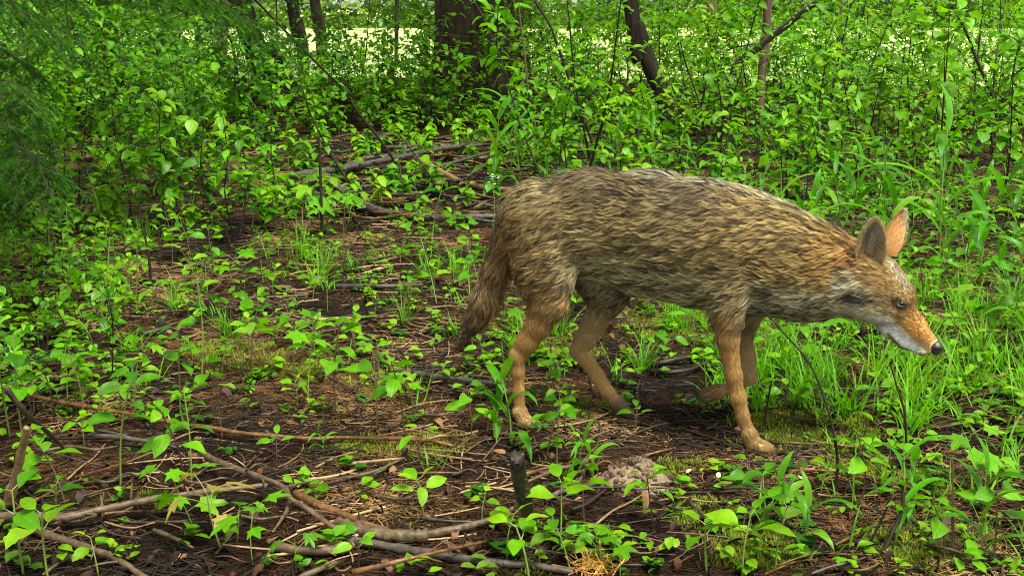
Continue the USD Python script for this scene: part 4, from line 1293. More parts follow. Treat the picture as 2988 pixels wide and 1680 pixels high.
def where(px, py):
    """Where a plant stands, said by the landmark nearest to it and the side of it."""
    d = [((px - a) ** 2 + (1.6 * (py - b)) ** 2, n, px - a, py - b) for n, a, b in MARKS]
    _, n, dx, dy = min(d)
    if abs(dx) > 1.2 * abs(dy):
        far = 'just ' if abs(dx) < 70 else ''
        return f"{far}{'right' if dx > 0 else 'left'} of {n}"
    far = 'right ' if abs(dy) < 40 else ''
    return f"{far}{'in front of' if dy > 0 else 'behind'} {n}"


# ------------------------------------------------------------------ fallen wood

def stick(name, pix, width, material, label, lift=None, sides=8, group=None, cat='branch', taper=0.6, rough=0.32, seed=0, fork=None, rows=None):
    """A branch lying on the forest floor through photo pixels; width in photo pixels. fork: further (pixels, width) pieces that belong to it."""
    def path(pix, width):
        p = []
        for q in pix:
            g0 = ground_at(q[0], q[1])
            r = width * 0.56 * g0[1] / F
            up = (q[2] if len(q) > 2 else 0.0) + r * 0.9 + 0.006 + (lift or 0.0)
            p.append(ground_at(q[0], q[1], up))
        return np.array(p), r
    mb = MB()
    p, r = path(pix, width)
    length = np.linalg.norm(np.diff(p, axis=0), axis=1).sum()
    n = rows or int(np.clip(length / 0.02, 6, 60))
    tube(mb, smooth_line(p, n), r * np.linspace(1.05, taper, n), sides, rough=rough, seed=seed)
    if width > 12 and cat in ('branch', 'log'):             # stubs of side twigs
        gg = np.random.default_rng(seed + 900)
        sl = smooth_line(p, n)
        for k in range(int(length / 0.09)):
            i = int(gg.integers(1, n - 2))
            dv = unit(unit(sl[i + 1] - sl[i]) * gg.uniform(0.2, 0.9) + np.array([gg.normal(0, .7), gg.normal(0, .7), gg.uniform(0.0, 0.6)]))
            ln = gg.uniform(0.015, 0.075)
            tube(mb, smooth_line([sl[i], sl[i] + dv * ln * 0.5, sl[i] + dv * ln + [0, 0, -0.1 * ln]], 5), np.linspace(r * 0.36, r * 0.14, 5), 5, rough=0.3, seed=seed + k)
    for fp, fwid in fork or ():
        p2, r2 = path(fp, fwid)
        m = int(np.clip(np.linalg.norm(np.diff(p2, axis=0), axis=1).sum() / 0.02, 5, 40))
        tube(mb, smooth_line(p2, m), r2 * np.linspace(1.0, 0.45, m), max(5, sides - 2), rough=rough, seed=seed + 1)
    return obj(name, mb, material, smooth=True, label=label, cat=cat, group=group)


stick('fallen_branch', [(-30, 1504, .01), (90, 1507, .015), (188, 1509, .02), (300, 1484, .025), (427, 1459, .03), (621, 1432, .035), (780, 1414, .03)], 24, WOOD_BROWN,
      'long brown fallen branch crossing from the left edge towards the forked branch', fork=[([(186, 1512, .01), (215, 1530, 0)], 18)], seed=1)
stick('fallen_branch', [(585, 1318, .02), (640, 1348, .03), (738, 1384, .035), (826, 1420, .04), (846, 1452, .035), (904, 1489, .025), (1000, 1558, .01), (1034, 1592, 0)], 21, WOOD_BROWN,
      'forked brown branch running down to the right from under the big oval leaf', fork=[([(842, 1462, .02), (836, 1490, .015), (796, 1552, 0)], 15), ([(828, 1422, .04), (900, 1405, .03), (1010, 1392, .015)], 9)], seed=2)
stick('fallen_branch', [(862, 1440, .02), (932, 1474, .02), (1000, 1499, .015), (1058, 1524, .01), (1130, 1545, 0.005)], 26, WOOD_ORANGE,
      'short stout branch with wet orange bark ending on the dark log', seed=3)
stick('fallen_log', [(985, 1528, 0), (1080, 1552, 0), (1170, 1563, 0), (1250, 1560, 0)], 38, WOOD_BROWN, 'thick dark rotting log below the orange branch', taper=0.9, sides=12, seed=4, rows=26)
stick('fallen_branch', [(1240, 1560, 0.005), (1330, 1542, .01), (1400, 1524, .01), (1460, 1504, .015), (1496, 1482, .02)], 20, WOOD_BROWN, 'curved brown branch reaching from the dark log to the dark stake', seed=5)
stick('fallen_branch', [(800, 1592, 0.004), (880, 1606, .005), (1000, 1601, .008), (1010, 1590, .01)], 27, WOOD_BROWN, 'short brown branch piece with a cut end, front left of the dark log', taper=0.9, seed=6)
stick('fallen_branch', [(1010, 1574, 0), (1155, 1597, 0), (1250, 1612, 0), (1349, 1628, 0), (1480, 1644, 0), (1560, 1648, 0), (1672, 1668, 0)], 27, WOOD_GREY, 'long grey brown fallen branch along the front below the dark log', sides=10, seed=7)
stick('fallen_branch', [(1030, 1668, .02), (1110, 1650, .03), (1194, 1629, .035), (1310, 1602, .03), (1425, 1577, .01)], 15, WOOD_ORANGE, 'slender orange brown branch resting across the long front branch', seed=8)
stick('fallen_branch', [(80, 1538, 0), (194, 1578, .005), (311, 1617, .005), (380, 1655, 0), (440, 1700, 0)], 26, WOOD_BROWN, 'dark branch slanting to the lower edge in the left corner', seed=9)
stick('fallen_branch', [(262, 1270, .01), (350, 1276, .015), (454, 1291, .01), (520, 1305, 0)], 15, WOOD_GREY, 'dark grey branch left of the big oval leaf', seed=10)
stick('long_twig', [(10, 1130, .03), (148, 1167, .03), (330, 1198, .025), (485, 1229, .02), (621, 1248, .02), (718, 1264, .015), (912, 1279, .01), (1000, 1276, .01), (1233, 1283, .01), (1320, 1300, 0)], 13, WOOD_ORANGE,
      'very long thin twig crossing the left half of the clearing', cat='twig', taper=0.8, seed=11)
stick('long_twig', [(225, 1392, 0), (300, 1370, .03), (388, 1341, .05), (509, 1291, .06)], 7, WOOD_ORANGE, 'thin yellowish twig rising from the left litter to the big oval leaf', cat='twig', seed=12)
stick('broken_stake', [(23, 1469, 0), (34, 1430, .045), (47, 1392, .09), (62, 1320, .17), (78, 1250, .25)], 25, WOOD_TAN, 'upright greenish brown broken stick at the left edge', seed=13, cat='stick')
stick('long_twig', [(20, 1136, .22), (80, 1210, .16), (150, 1270, .08), (212, 1338, 0)], 15, STEM_DARK, 'dark mossy twig slanting down beside the broken stick at the left edge', cat='twig', seed=14)
stick('fallen_twig', [(450, 1546, .01), (500, 1565, .01), (563, 1597, 0)], 13, WOOD_BROWN, 'short brown curved twig below the long left branch', cat='twig', seed=15)
stick('fallen_branch', [(868, 1690, 0), (930, 1660, .01), (1000, 1632, .01)], 19, WOOD_BROWN, 'brown branch stub cut by the lower edge left of the slender orange branch', seed=16)
stick('fallen_twig', [(1000, 1355, .01), (1090, 1345, .015), (1178, 1336, .01)], 11, WOOD_TAN, 'pale yellow twig left of the dark stake', cat='twig', seed=17)
stick('fallen_twig', [(1000, 1396, .0), (1090, 1375, .015), (1180, 1335, .01)], 10, WOOD_BROWN, 'dark twig just under the pale yellow twig', cat='twig', seed=18)
stick('fallen_twig', [(1536, 1382, .01), (1590, 1366, .01), (1640, 1352, .01)], 11, WOOD_ORANGE, 'orange twig right of the dark stake', cat='twig', seed=19)
stick('fallen_twig', [(1532, 1408, .01), (1600, 1378, .02), (1668, 1356, .01), (1700, 1346, 0)], 10, WOOD_BROWN, 'brown twig between the dark stake and the soil mound', cat='twig', seed=20)
stick('fallen_branch', [(1590, 1458, 0), (1640, 1432, .008), (1718, 1415, .005), (1760, 1400, 0)], 17, WOOD_GREY, 'grey brown stick left of the soil mound', seed=21)
stick('fallen_twig', [(1670, 1487, .005), (1710, 1470, .01), (1749, 1442, .008), (1775, 1424, 0)], 12, STEM_DARK, 'dark curved twig at the foot of the soil mound', cat='twig', seed=22)
stick('fallen_twig', [(985, 835, 0), (1080, 836, .01), (1160, 834, .01), (1232, 832, 0)], 14, WOOD_GREY, 'straight grey stick lying left of the coyote\'s tail', cat='stick', seed=23)
stick('fallen_twig', [(862, 948, 0), (940, 932, .01), (1020, 928, .01), (1162, 921, 0)], 11, WOOD_TAN, 'pale tan stick left of the tail tip', cat='stick', seed=24)
stick('fallen_branch', [(1140, 1078, 0), (1200, 1088, .005), (1276, 1098, .008), (1380, 1112, .008), (1478, 1124, 0)], 19, WOOD_GREY, 'black wet branch lying left of the coyote\'s rear foot', seed=25)
stick('fallen_twig', [(1890, 1066, 0), (1960, 1052, .01), (2020, 1038, .01), (2080, 1018, 0)], 16, STEM_DARK, 'dark strip of bark under the belly, the upper of two', cat='bark strip', seed=26)
stick('fallen_twig', [(1900, 1082, 0), (1960, 1086, .008), (2020, 1076, .01), (2074, 1050, 0)], 13, STEM_DARK, 'dark curved strip of bark under the belly, the lower of two', cat='bark strip', seed=27)
stick('fallen_twig', [(280, 884, 0), (330, 870, .01), (392, 854, .01)], 11, WOOD_GREY, 'grey twig in the left middle pointing up to a bare stem', cat='twig', seed=28)
stick('fallen_twig', [(404, 862, .01), (456, 866, .01), (512, 884, 0)], 10, WOOD_TAN, 'brown arched twig left of the middle', cat='twig', seed=29)
stick('fallen_twig', [(404, 976, 0), (450, 966, .01), (506, 944, .005)], 11, WOOD_GREY, 'grey twig among seedlings in the left middle', cat='twig', seed=30)
# the tangle of branches behind the tail
stick('fallen_branch', [(930, 505, .03), (985, 545, .03), (1052, 594, .02), (1130, 622, .01), (1204, 632, .01), (1276, 636, .02), (1360, 634, .03), (1470, 630, .03)], 26, WOOD_GREY,
      'thick grey black curved branch behind the coyote\'s rump', sides=10, seed=31)
stick('fallen_branch', [(850, 514, .06), (950, 500, .07), (1060, 480, .08), (1170, 458, .09), (1300, 432, .09), (1400, 424, .08)], 15, WOOD_GREY, 'long grey branch lying across the tangle behind the tail', seed=32)
stick('fallen_branch', [(1010, 488, .04), (1060, 464, .05), (1130, 456, .06), (1240, 428, .06), (1330, 424, .05)], 13, WOOD_GREY, 'upper pale grey branch of the tangle behind the tail', seed=33)
stick('fallen_branch', [(1216, 460, .10), (1262, 488, .08), (1311, 514, .05), (1345, 530, .02)], 16, WOOD_TAN, 'light tan bare stick standing out in the tangle behind the tail', cat='stick', taper=0.85, seed=34)
stick('fallen_branch', [(1370, 538, .02), (1420, 548, .02), (1490, 553, .02)], 15, WOOD_TAN, 'reddish tan stick just left of the coyote\'s rump', cat='stick', taper=0.85, seed=35)
stick('fallen_branch', [(1265, 490, .05), (1340, 470, .06), (1440, 440, .05)], 9, WOOD_GREY, 'thin grey twig above the reddish tan stick', cat='twig', seed=36)
tw_rng = np.random.default_rng(21)
TWIG_LOOK = ('brown', 'orange brown', 'grey', 'dark brown', 'tan')
for k in range(120):                                     # the small wood of that tangle
    px, py = tw_rng.uniform(820, 1480), tw_rng.uniform(400, 640)
    a, ln = tw_rng.normal(-0.2, 0.5), tw_rng.uniform(40, 150)
    dx, dy = math.cos(a) * ln, math.sin(a) * ln * 0.35
    stick('tangle_twig', [(px, py, tw_rng.uniform(0, .05)), (px + dx * 0.5, py + dy * 0.5 + tw_rng.normal(0, 4), tw_rng.uniform(0.02, .08)), (px + dx, py + dy, tw_rng.uniform(0, .06))],
          tw_rng.uniform(5, 11), [WOOD_GREY, WOOD_BROWN, STEM_DARK, WOOD_ORANGE][k % 4], f"thin dead {('grey', 'brown', 'black', 'reddish')[k % 4]} twig {where(px + dx / 2, py + dy / 2)}", cat='twig', group=f"thin dead {('grey', 'brown', 'black', 'reddish')[k % 4]} twig {where(px + dx / 2, py + dy / 2)}", sides=5, seed=50 + k)
for k in range(70):                                     # loose sticks on the near litter
    px, py = tw_rng.uniform(-40, 3020), tw_rng.uniform(1240, 1690)
    if px > 1800 and tw_rng.random() < 0.5:
        px = tw_rng.uniform(0, 1500)
    a, ln = tw_rng.normal(-0.25, 0.55), tw_rng.uniform(70, 240)
    dx, dy = math.cos(a) * ln, math.sin(a) * ln * 0.5
    side = 'left' if px < 1200 else 'middle' if px < 2000 else 'right'
    stick('loose_twig', [(px, py, tw_rng.uniform(0, .008)), (px + dx * 0.35, py + dy * 0.35 + tw_rng.normal(0, 8), tw_rng.uniform(0.0, .02)), (px + dx * 0.7, py + dy * 0.7 + tw_rng.normal(0, 8), tw_rng.uniform(0.0, .02)), (px + dx, py + dy, 0.002)],
          tw_rng.uniform(5, 10), [WOOD_BROWN, WOOD_ORANGE, WOOD_GREY, WOOD_BROWN, WOOD_TAN][k % 5], f"loose {TWIG_LOOK[k % 5]} twig {where(px + dx / 2, py + dy / 2)}", cat='twig', group=f"loose {TWIG_LOOK[k % 5]} twig {where(px + dx / 2, py + dy / 2)}", sides=5, seed=120 + k)
for k in range(60):
    px, py = tw_rng.uniform(250, 1500), tw_rng.uniform(680, 1230)
    a, ln = tw_rng.normal(-0.1, 0.5), tw_rng.uniform(50, 170)
    dx, dy = math.cos(a) * ln, math.sin(a) * ln * 0.4
    stick('loose_twig', [(px, py, tw_rng.uniform(0, .008)), (px + dx * 0.5, py + dy * 0.5 + tw_rng.normal(0, 6), tw_rng.uniform(0.0, .02)), (px + dx, py + dy, 0.002)],
          tw_rng.uniform(4, 9), [WOOD_BROWN, WOOD_ORANGE, WOOD_GREY, WOOD_BROWN, WOOD_TAN][k % 5], f"loose {TWIG_LOOK[k % 5]} twig {where(px + dx / 2, py + dy / 2)}", cat='twig', group=f"loose {TWIG_LOOK[k % 5]} twig {where(px + dx / 2, py + dy / 2)}", sides=5, seed=220 + k)
sk = smooth_line([ground_at(1572, 1560, 0.0), ground_at(1552, 1535, .01), ground_at(1540, 1500, .045), ground_at(1528, 1450, .095), ground_at(1519, 1411, .135), ground_at(1512, 1370, .175), ground_at(1508, 1336, .208)], 60)
sv, sf, _ = bark_tube(sk, np.interp(np.linspace(0, 1, 60), [0, .12, .3, 1], [0.019, 0.0135, 0.0105, 0.0095]), 20, 0.0035, 61, 0.0)
sn = 60 * 20
top_ = np.repeat(np.linspace(0, 1, 60), 20) > 0.93
sv[:sn] += (np.random.default_rng(3).normal(0, 1, (sn, 3)) * 0.0009)
sv[:sn][top_] += np.random.default_rng(4).normal(0, 1, (top_.sum(), 3)) * [0.001, 0.001, 0.005]
stake = thing('sapling_stump', label='upright black mossy snapped stump of a sapling in the front middle', cat='stump')
obj('wood', (sv, sf), BARK_STUMP, stake, smooth=True)
sm = MB()
mg_ = np.random.default_rng(6)
for k in range(420):                                    # moss and lichen crumbs on its bark
    c = sv[int(mg_.integers(0, sn * 0.8))] if k % 3 else sv[int(mg_.integers(0, sn * 0.15))]
    l, a0 = mg_.uniform(0.003, 0.008), mg_.random() * 6.28
    d0 = np.array([math.cos(a0), math.sin(a0), mg_.uniform(-0.1, 0.9)]) * l
    s0 = np.array([-math.sin(a0), math.cos(a0), 0]) * 0.0012
    sm.add([c - s0, c + s0, c + d0 * .6 + s0, c + d0], [[0, 1, 2], [0, 2, 3]])
obj('moss', sm, MOSS, stake, kind='stuff', label='tiny moss shoots clinging to the bark')
stick('dead_log', [(2060, 262, 0), (2110, 258, 0.02), (2162, 250, .03)], 34, WOOD_GREY, 'short dark log at the foot of the dead leaning branch, right background', sides=10, seed=41)


def stem(name, pts, r0, r1, material, label, cat='sapling', forks=(), leaves=0, seed=0, sides=6):
    """A standing bare stem through (px, py, y) points, its first one on the ground."""
    p = np.array([at(*q) for q in pts])
    p[0][2] = bumps(p[0][0], p[0][1]) - 0.02
    root = thing(name, label=label, cat=cat)
    m = MB()
    n = max(12, 5 * len(pts))
    tube(m, smooth_line(p, n), np.linspace(r0, r1, n), sides, rough=0.25, seed=seed)
    for fp, fr in forks:
        q = np.array([at(*c) for c in fp])
        tube(m, smooth_line(q, 14), np.linspace(fr, fr * 0.4, 14), 5, rough=0.2, seed=seed + 1)
    obj('stem', m, material, root, smooth=True)
    g = np.random.default_rng(seed)
    line = smooth_line(p, 50)
    for k in range(leaves):
        c = line[int(g.uniform(18, 50))]
        l = g.uniform(0.04, 0.065)
        v, f, uv = leaf_mesh(l, l * 0.62, 0.25, 0.4, n=5, seed=k)
        obj('leaf', one(turned(v, g.random() * 6.28, g.uniform(-0.5, 0.4), 0, c), f, uv), LEAF[int(g.integers(0, 3))], root, smooth=True)


stem('bare_sapling', [(1222, 560, 6.6), (1116, 419, 6.5), (1039, 322, 6.4), (1000, 262, 6.3), (880, 140, 6.1), (749, 4, 5.9), (700, -60, 5.8)], 0.0085, 0.0045, STEM_DARK, 'long thin dark sapling leaning far left, rooted at the tangle behind the tail', leaves=10, seed=1)
stem('bare_sapling', [(1105, 640, 6.0), (1020, 530, 6.0), (960, 440, 6.0), (905, 330, 6.0), (880, 250, 6.0)], 0.007, 0.003, STEM_DARK, 'short dark sapling in front of the thick curved branch, leaning left', leaves=6, seed=2)
stem('bare_sapling', [(1360, 650, 6.2), (1290, 560, 6.2), (1225, 470, 6.2), (1170, 400, 6.2)], 0.007, 0.003, STEM_DARK, 'dark stem crossing in front of the light tan stick', leaves=3, seed=3)
stem('bare_sapling', [(1210, 350, 10.0), (1233, 280, 10.0), (1262, 200, 10.0), (1283, 136, 10.0), (1300, 40, 10.0)], 0.010, 0.006, STEM_DARK, 'dark curved stem just left of the broad old trunk', leaves=8, seed=4)
stem('bare_sapling', [(1748, 445, 8.2), (1705, 350, 8.2), (1675, 272, 8.2), (1640, 170, 8.2), (1606, 78, 8.2), (1559, 0, 8.2), (1530, -60, 8.2)], 0.013, 0.009, STEM_DARK, 'dark slender sapling leaning left, right of the broad old trunk', leaves=10, seed=5)
stem('bare_sapling', [(1586, 500, 7.2), (1568, 400, 7.2), (1545, 290, 7.2), (1532, 170, 7.2), (1516, 39, 7.2), (1508, -50, 7.2)], 0.007, 0.005, STEM_RED, 'straight reddish stem right in front of the broad old trunk\'s right side', leaves=14, seed=6)
stem('bare_sapling', [(1824, 425, 8.4), (1826, 340, 8.4), (1832, 220, 8.4), (1831, 116, 8.4), (1836, 0, 8.4)], 0.007, 0.005, STEM_DARK, 'thin upright stem just left of the slim leaning trunk', leaves=12, seed=7)
stem('bare_sapling', [(2896, 430, 8.2), (2896, 340, 8.2), (2894, 276, 8.2), (2854, 186, 8.2), (2819, 93, 8.2), (2768, 0, 8.2), (2740, -50, 8.2)], 0.013, 0.008, STEM_DARK, 'forked black sapling near the right edge', forks=[([(2896, 280, 8.2), (2906, 180, 8.2), (2918, 78, 8.3), (2920, -20, 8.3)], 0.006)], leaves=14, seed=8)
stem('bare_sapling', [(2190, 345, 9.2), (2170, 260, 9.2), (2142, 150, 9.2), (2120, 70, 9.2), (2110, 0, 9.2)], 0.008, 0.005, STEM_RED, 'thin stem left of the thin straight trunk', leaves=10, seed=9)
stem('bare_sapling', [(2502, 510, 7.3), (2492, 430, 7.3), (2480, 350, 7.3), (2469, 280, 7.3), (2455, 180, 7.3)], 0.007, 0.004, STEM_DARK, 'dark stem above the coyote\'s near ear', leaves=14, seed=10)
stem('bare_sapling', [(2090, 520, 7.2), (2070, 430, 7.2), (2040, 300, 7.2), (2002, 190, 7.2), (1985, 120, 7.2)], 0.007, 0.004, STEM_DARK, 'dark stem rising above the coyote\'s shoulders', leaves=12, seed=11)
stem('bare_sapling', [(2310, 510, 7.2), (2295, 400, 7.2), (2290, 330, 7.2), (2275, 220, 7.2)], 0.006, 0.004, STEM_DARK, 'dark stem rising above the coyote\'s neck', leaves=12, seed=12)
stem('bare_sapling', [(520, 240, 14), (470, 160, 13.5), (424, 124, 13), (380, 60, 12.5), (350, 0, 12)], 0.013, 0.008, STEM_DARK, 'dark stem leaning left over the bright grass in the left background', leaves=0, seed=13)
stem('bare_sapling', [(700, 330, 11), (690, 200, 10.5), (660, 97, 10), (560, 45, 9.6), (458, 0, 9.2), (400, -40, 9)], 0.013, 0.007, STEM_DARK, 'black bent stem arching left across the bright gap in the left background', forks=[([(560, 45, 9.6), (610, 36, 9.7), (700, 48, 9.8)], 0.006)], seed=14)
stem('bare_sapling', [(264, 420, 9), (264, 190, 9), (240, 140, 9), (202, 93, 9), (190, 0, 9)], 0.009, 0.005, STEM_DARK, 'dark crooked stem behind the conifer boughs', leaves=4, seed=15)
stem('bare_sapling', [(436, 260, 13), (437, 150, 13), (438, 60, 13), (440, -20, 13)], 0.014, 0.012, STEM_DARK, 'upright dark stem left of the bright gap', seed=16)
stem('bare_sapling', [(810, 330, 10), (808, 200, 10), (808, 90, 10), (806, -20, 10)], 0.008, 0.006, STEM_DARK, 'upright thin stem right of the leaning black trunk', leaves=6, seed=17)
stem('dead_branch', [(2108, 258, 9.3), (2140, 215, 9.2), (2200, 150, 9.0), (2300, 70, 8.8), (2400, -6, 8.5)], 0.030, 0.020, WOOD_GREY, 'dead grey branch leaning up to the right across the thin straight trunk', cat='branch', forks=[([(2225, 128, 9.0), (2160, 136, 9.1), (2090, 156, 9.2)], 0.008)], seed=18, sides=9)
stem('standing_twig', [(2424, 1512, 2.36), (2432, 1440, 2.38), (2444, 1346, 2.40), (2419, 1206, 2.41), (2366, 1067, 2.42), (2285, 969, 2.42), (2204, 882, 2.42)], 0.0042, 0.0014, STEM_DARK, 'thin dark bent twig standing in front of the coyote\'s chest', cat='twig', forks=[([(2285, 969, 2.42), (2240, 935, 2.43), (2200, 925, 2.44)], 0.0011)], seed=19)
stem('standing_twig', [(2640, 1385, 2.58), (2644, 1300, 2.58), (2640, 1206, 2.58), (2618, 1130, 2.58), (2598, 1062, 2.58)], 0.0040, 0.0018, STEM_DARK, 'thin dark twig standing under the coyote\'s muzzle', cat='twig', seed=20)
stem('standing_twig', [(2556, 1650, 2.08), (2600, 1560, 2.10), (2634, 1480, 2.12), (2632, 1400, 2.13)], 0.0050, 0.003, STEM_DARK, 'dark knobbly twig rising at the lower right', cat='twig', forks=[([(2540, 1580, 2.1), (2580, 1500, 2.1), (2602, 1440, 2.1)], 0.003)], seed=21)
stem('standing_twig', [(2782, 1640, 2.08), (2780, 1540, 2.09), (2780, 1440, 2.1), (2778, 1340, 2.1)], 0.0032, 0.0018, STEM_RED, 'thin dark stem under the largest bright leaves at the right', cat='twig', seed=22)
stem('standing_twig', [(2225, 1235, 2.80), (2240, 1170, 2.80), (2252, 1110, 2.80)], 0.0034, 0.0018, STEM_DARK, 'short dark twig right of the coyote\'s front paw', cat='twig', seed=23)
stem('standing_twig', [(443, 848, 4.28), (435, 760, 4.28), (425, 700, 4.28), (410, 640, 4.28), (404, 585, 4.28)], 0.0055, 0.003, STEM_DARK, 'bare dark upright stem in the left middle', cat='twig', seed=24)
stem('standing_twig', [(130, 1100, 3.15), (138, 1030, 3.15), (140, 960, 3.15)], 0.0035, 0.002, STEM_DARK, 'short dark upright stem among seedlings at the left', cat='twig', seed=25)
stem('standing_twig', [(942, 700, 5.3), (938, 620, 5.3), (935, 500, 5.3), (930, 400, 5.3)], 0.008, 0.006, STEM_DARK, 'upright brown stem at the left end of the thick curved branch', cat='twig', seed=26)
# ------------------------------------------------------------------ the soil mound

mc = ground_at(1856, 1408)
mound = thing('soil_mound', loc=(mc[0], mc[1], bumps(mc[0], mc[1])), label='pale brown crumbly mound of dug soil in front of the coyote\'s forefoot', cat='mound')
SOIL = litter_material('mound_soil', [(0, (0.036, 0.022, 0.013)), (0.5, (0.088, 0.058, 0.036)), (1, (0.15, 0.105, 0.068))], 0.75)
mg = np.random.default_rng(31)
mr, mh = 0.082, 0.046
R_, T_ = np.meshgrid(np.linspace(0.001, 1.15, 14), np.linspace(0, 2 * np.pi, 41), indexing='ij')


def mound_h(x, y):
    r = np.hypot(x / 1.05, y) / mr
    return mh * np.clip(1 - r ** 1.6, -0.2, 1) + 0.008 * (meshkit.noise(np.stack([x * 60, y * 60, 0 * x], -1), 4) - 0.5)


X_, Y_ = R_ * mr * 1.05 * np.cos(T_), R_ * mr * np.sin(T_)
hv = np.stack([X_, Y_, mound_h(X_, Y_)], -1).reshape(-1, 3)
i_, j_ = np.meshgrid(np.arange(13), np.arange(40), indexing='ij')
hq = np.stack([i_ * 41 + j_, (i_ + 1) * 41 + j_, (i_ + 1) * 41 + j_ + 1, i_ * 41 + j_ + 1], -1).reshape(-1, 4)
obj('heap', (hv, np.vstack([hq[:, [0, 1, 2]], hq[:, [0, 2, 3]]])), SOIL, mound, smooth=True)
for k in range(230):
    r, a = mr * mg.random() ** 0.55 * 1.12, mg.random() * 6.28
    x, y = r * 1.05 * math.cos(a), r * math.sin(a)
    s = mg.uniform(0.0026, 0.0066) * (1.1 if mg.random() < 0.85 else 1.7)
    b = trimesh.creation.icosphere(1, 1.0)
    v = np.array(b.vertices) * (0.65 + 0.7 * mg.random((len(b.vertices), 1))) * mg.uniform(0.7, 1.2, 3) * s
    obj('soil_clod', (v + [x, y, float(mound_h(np.array(x), np.array(y))) + s * 0.4], np.array(b.faces)), SOIL, mound)

# ------------------------------------------------------------------ plants that can be told apart

PLACED = []


def kind_of(k, v=None):
    return K[k][int(G.integers(len(K[k]))) if v is None else v]


G = np.random.default_rng(77)
SHADY = []


def put(k, v, px, py, label, name='seedling', cat='plant', scale=1.0, rotz=None, group=None, d=None, tilt=None):
    p = ground_at(px, py)
    PLACED.append(p[:2])
    scale = scale * (0.78 if k == 'strap' and py > 1240 else 0.82 if k == 'maple' and py > 1240 else 1.05 if py > 1240 and k not in ('strap', 'grass') else 1.0)
    return copy_of(kind_of(k, v), name, (p[0], p[1], float(bumps(p[0], p[1]))), G.random() * 360 if rotz is None else rotz, scale, tilt if tilt is not None else (G.normal(0, 5), G.normal(0, 5)), label=label, cat=cat, group=group)


where_left = ['with round leaves right of the conifer boughs', 'behind the bare upright stem', 'in the left half, left of the tangle', 'under the lowest conifer bough', 'tallest behind the conifer boughs', 'low and wide left of the thick curved branch',
              'between the bare upright stem and the leaning trunk', 'at the foot of the black leaning trunk', 'at the left edge beneath the conifer', 'high at the left, among the conifer boughs']
put('oval', 3, 545, 1452, 'tall oval-leaved seedling with one big round leaf above the forked brown branch', scale=1.05)
put('oval', 6, 560, 1420, 'drooping oval-leaved seedling touching the big round leaf', scale=0.8)
put('oval', 1, 195, 1470, 'oval-leaved seedling with bright leaves above the long brown branch', scale=1.05)
put('oval', 4, 165, 1520, 'smaller seedling just below the oval-leaved one on the long brown branch', scale=0.7)
put('maple', 1, 585, 1560, 'lobed-leaved seedling standing over the middle of the long brown branch', scale=1.05)
put('maple_rusty', 0, 650, 1600, 'lobed seedling with rusty tinged leaves below the long brown branch', scale=1.1)
put('maple', 0, 735, 1650, 'lobed-leaved seedling left of the cut branch piece', scale=1.0)
put('maple', 2, 690, 1585, 'pale lobed seedling right beside the rusty one', scale=0.95)
put('oval', 4, 70, 1680, 'big oval-leaved seedling in the lower left corner', scale=1.25)
put('oval', 0, 140, 1690, 'bright oval leaves at the lower edge beside the corner seedling', scale=1.2)
put('oval', 5, 290, 1690, 'small seedling on the dark corner branch', scale=0.9)
put('maple', 2, 866, 1665, 'small lobed seedling right of the cut branch piece, at the lower edge', scale=0.9)
put('strap', 3, 945, 1320, 'small spiky seedling right of the big round leaf', scale=0.6)
put('low', 1, 808, 1345, 'small pale seedling on bare litter above the fork', scale=1.2)
put('low', 2, 250, 1325, 'small dark seedling near the grey branch', scale=1.1)
put('oval', 3, 650, 1280, 'oval-leaved seedling on the long thin twig', scale=0.95)
put('oval', 0, 300, 1205, 'two-leaved seedling above the long thin twig', scale=0.8)
put('oval', 6, 30, 1280, 'leafy seedling at the left edge beside the broken stick', scale=0.95)
put('oval', 2, 100, 1240, 'leafy seedling with a round hanging leaf near the left edge', scale=0.9)
put('oval', 3, 1185, 1290, 'seedling with four big oval leaves left of the coyote\'s rear foot', scale=1.0)
put('low', 0, 1222, 1340, 'bright little seedling on the litter left of the dark stake', scale=1.25)
put('strap', 0, 1496, 1302, 'arching strap-leaved plant hiding the rear foot', scale=1.2, name='strap_leaved_plant')
put('strap', 3, 1452, 1296, 'low strap-leaved plant at the rear foot', scale=1.1, name='strap_leaved_plant')
put('oval', 6, 1625, 1372, 'seedling with drooping folded leaves on a dark stem, right of the rear foot', scale=0.72)
put('oval', 2, 1590, 1345, 'drooping leafy seedling right beside the rear foot', scale=0.85)
put('strap', 3, 1728, 1400, 'thin sprout with arching leaves left of the soil mound', scale=1.0, name='strap_leaved_plant')
put('low', 3, 1690, 1350, 'tiny seedling above the brown twig left of the soil mound', scale=0.9)
put('oval', 0, 1478, 1640, 'seedling with three stacked round leaves in front of the dark stake', scale=0.85)
put('oval', 5, 1575, 1655, 'seedling with a long oval leaf at the foot of the dark stake', scale=0.8)
put('low', 3, 1545, 1690, 'pair of pointed leaves at the lower edge below the dark stake', scale=1.5)
put('oval', 0, 1635, 1590, 'broad veined seedling right of the dark stake', scale=1.1)
put('oval', 4, 1670, 1680, 'large-leaved seedling at the lower edge right of the dark stake', scale=0.85)
put('grass', 2, 1762, 1580, 'tuft of short green spiky shoots below the soil mound', name='grass_tuft', cat='grass', scale=0.6)
put('maple', 0, 1812, 1690, 'tall lobed seedling with a pale stem below the soil mound', scale=0.85)
put('maple', 0, 1740, 1660, 'lobed seedling over the orange straw', scale=0.75)
put('oval', 1, 1905, 1540, 'oval-leaved seedling at the right foot of the soil mound', scale=0.85)
put('low', 2, 1236, 1505, 'small pale seedling on the needles left of the dark stake', scale=1.2)
put('low', 1, 1047, 1660, 'small two-leaved sprout on the slender orange branch', scale=1.3)
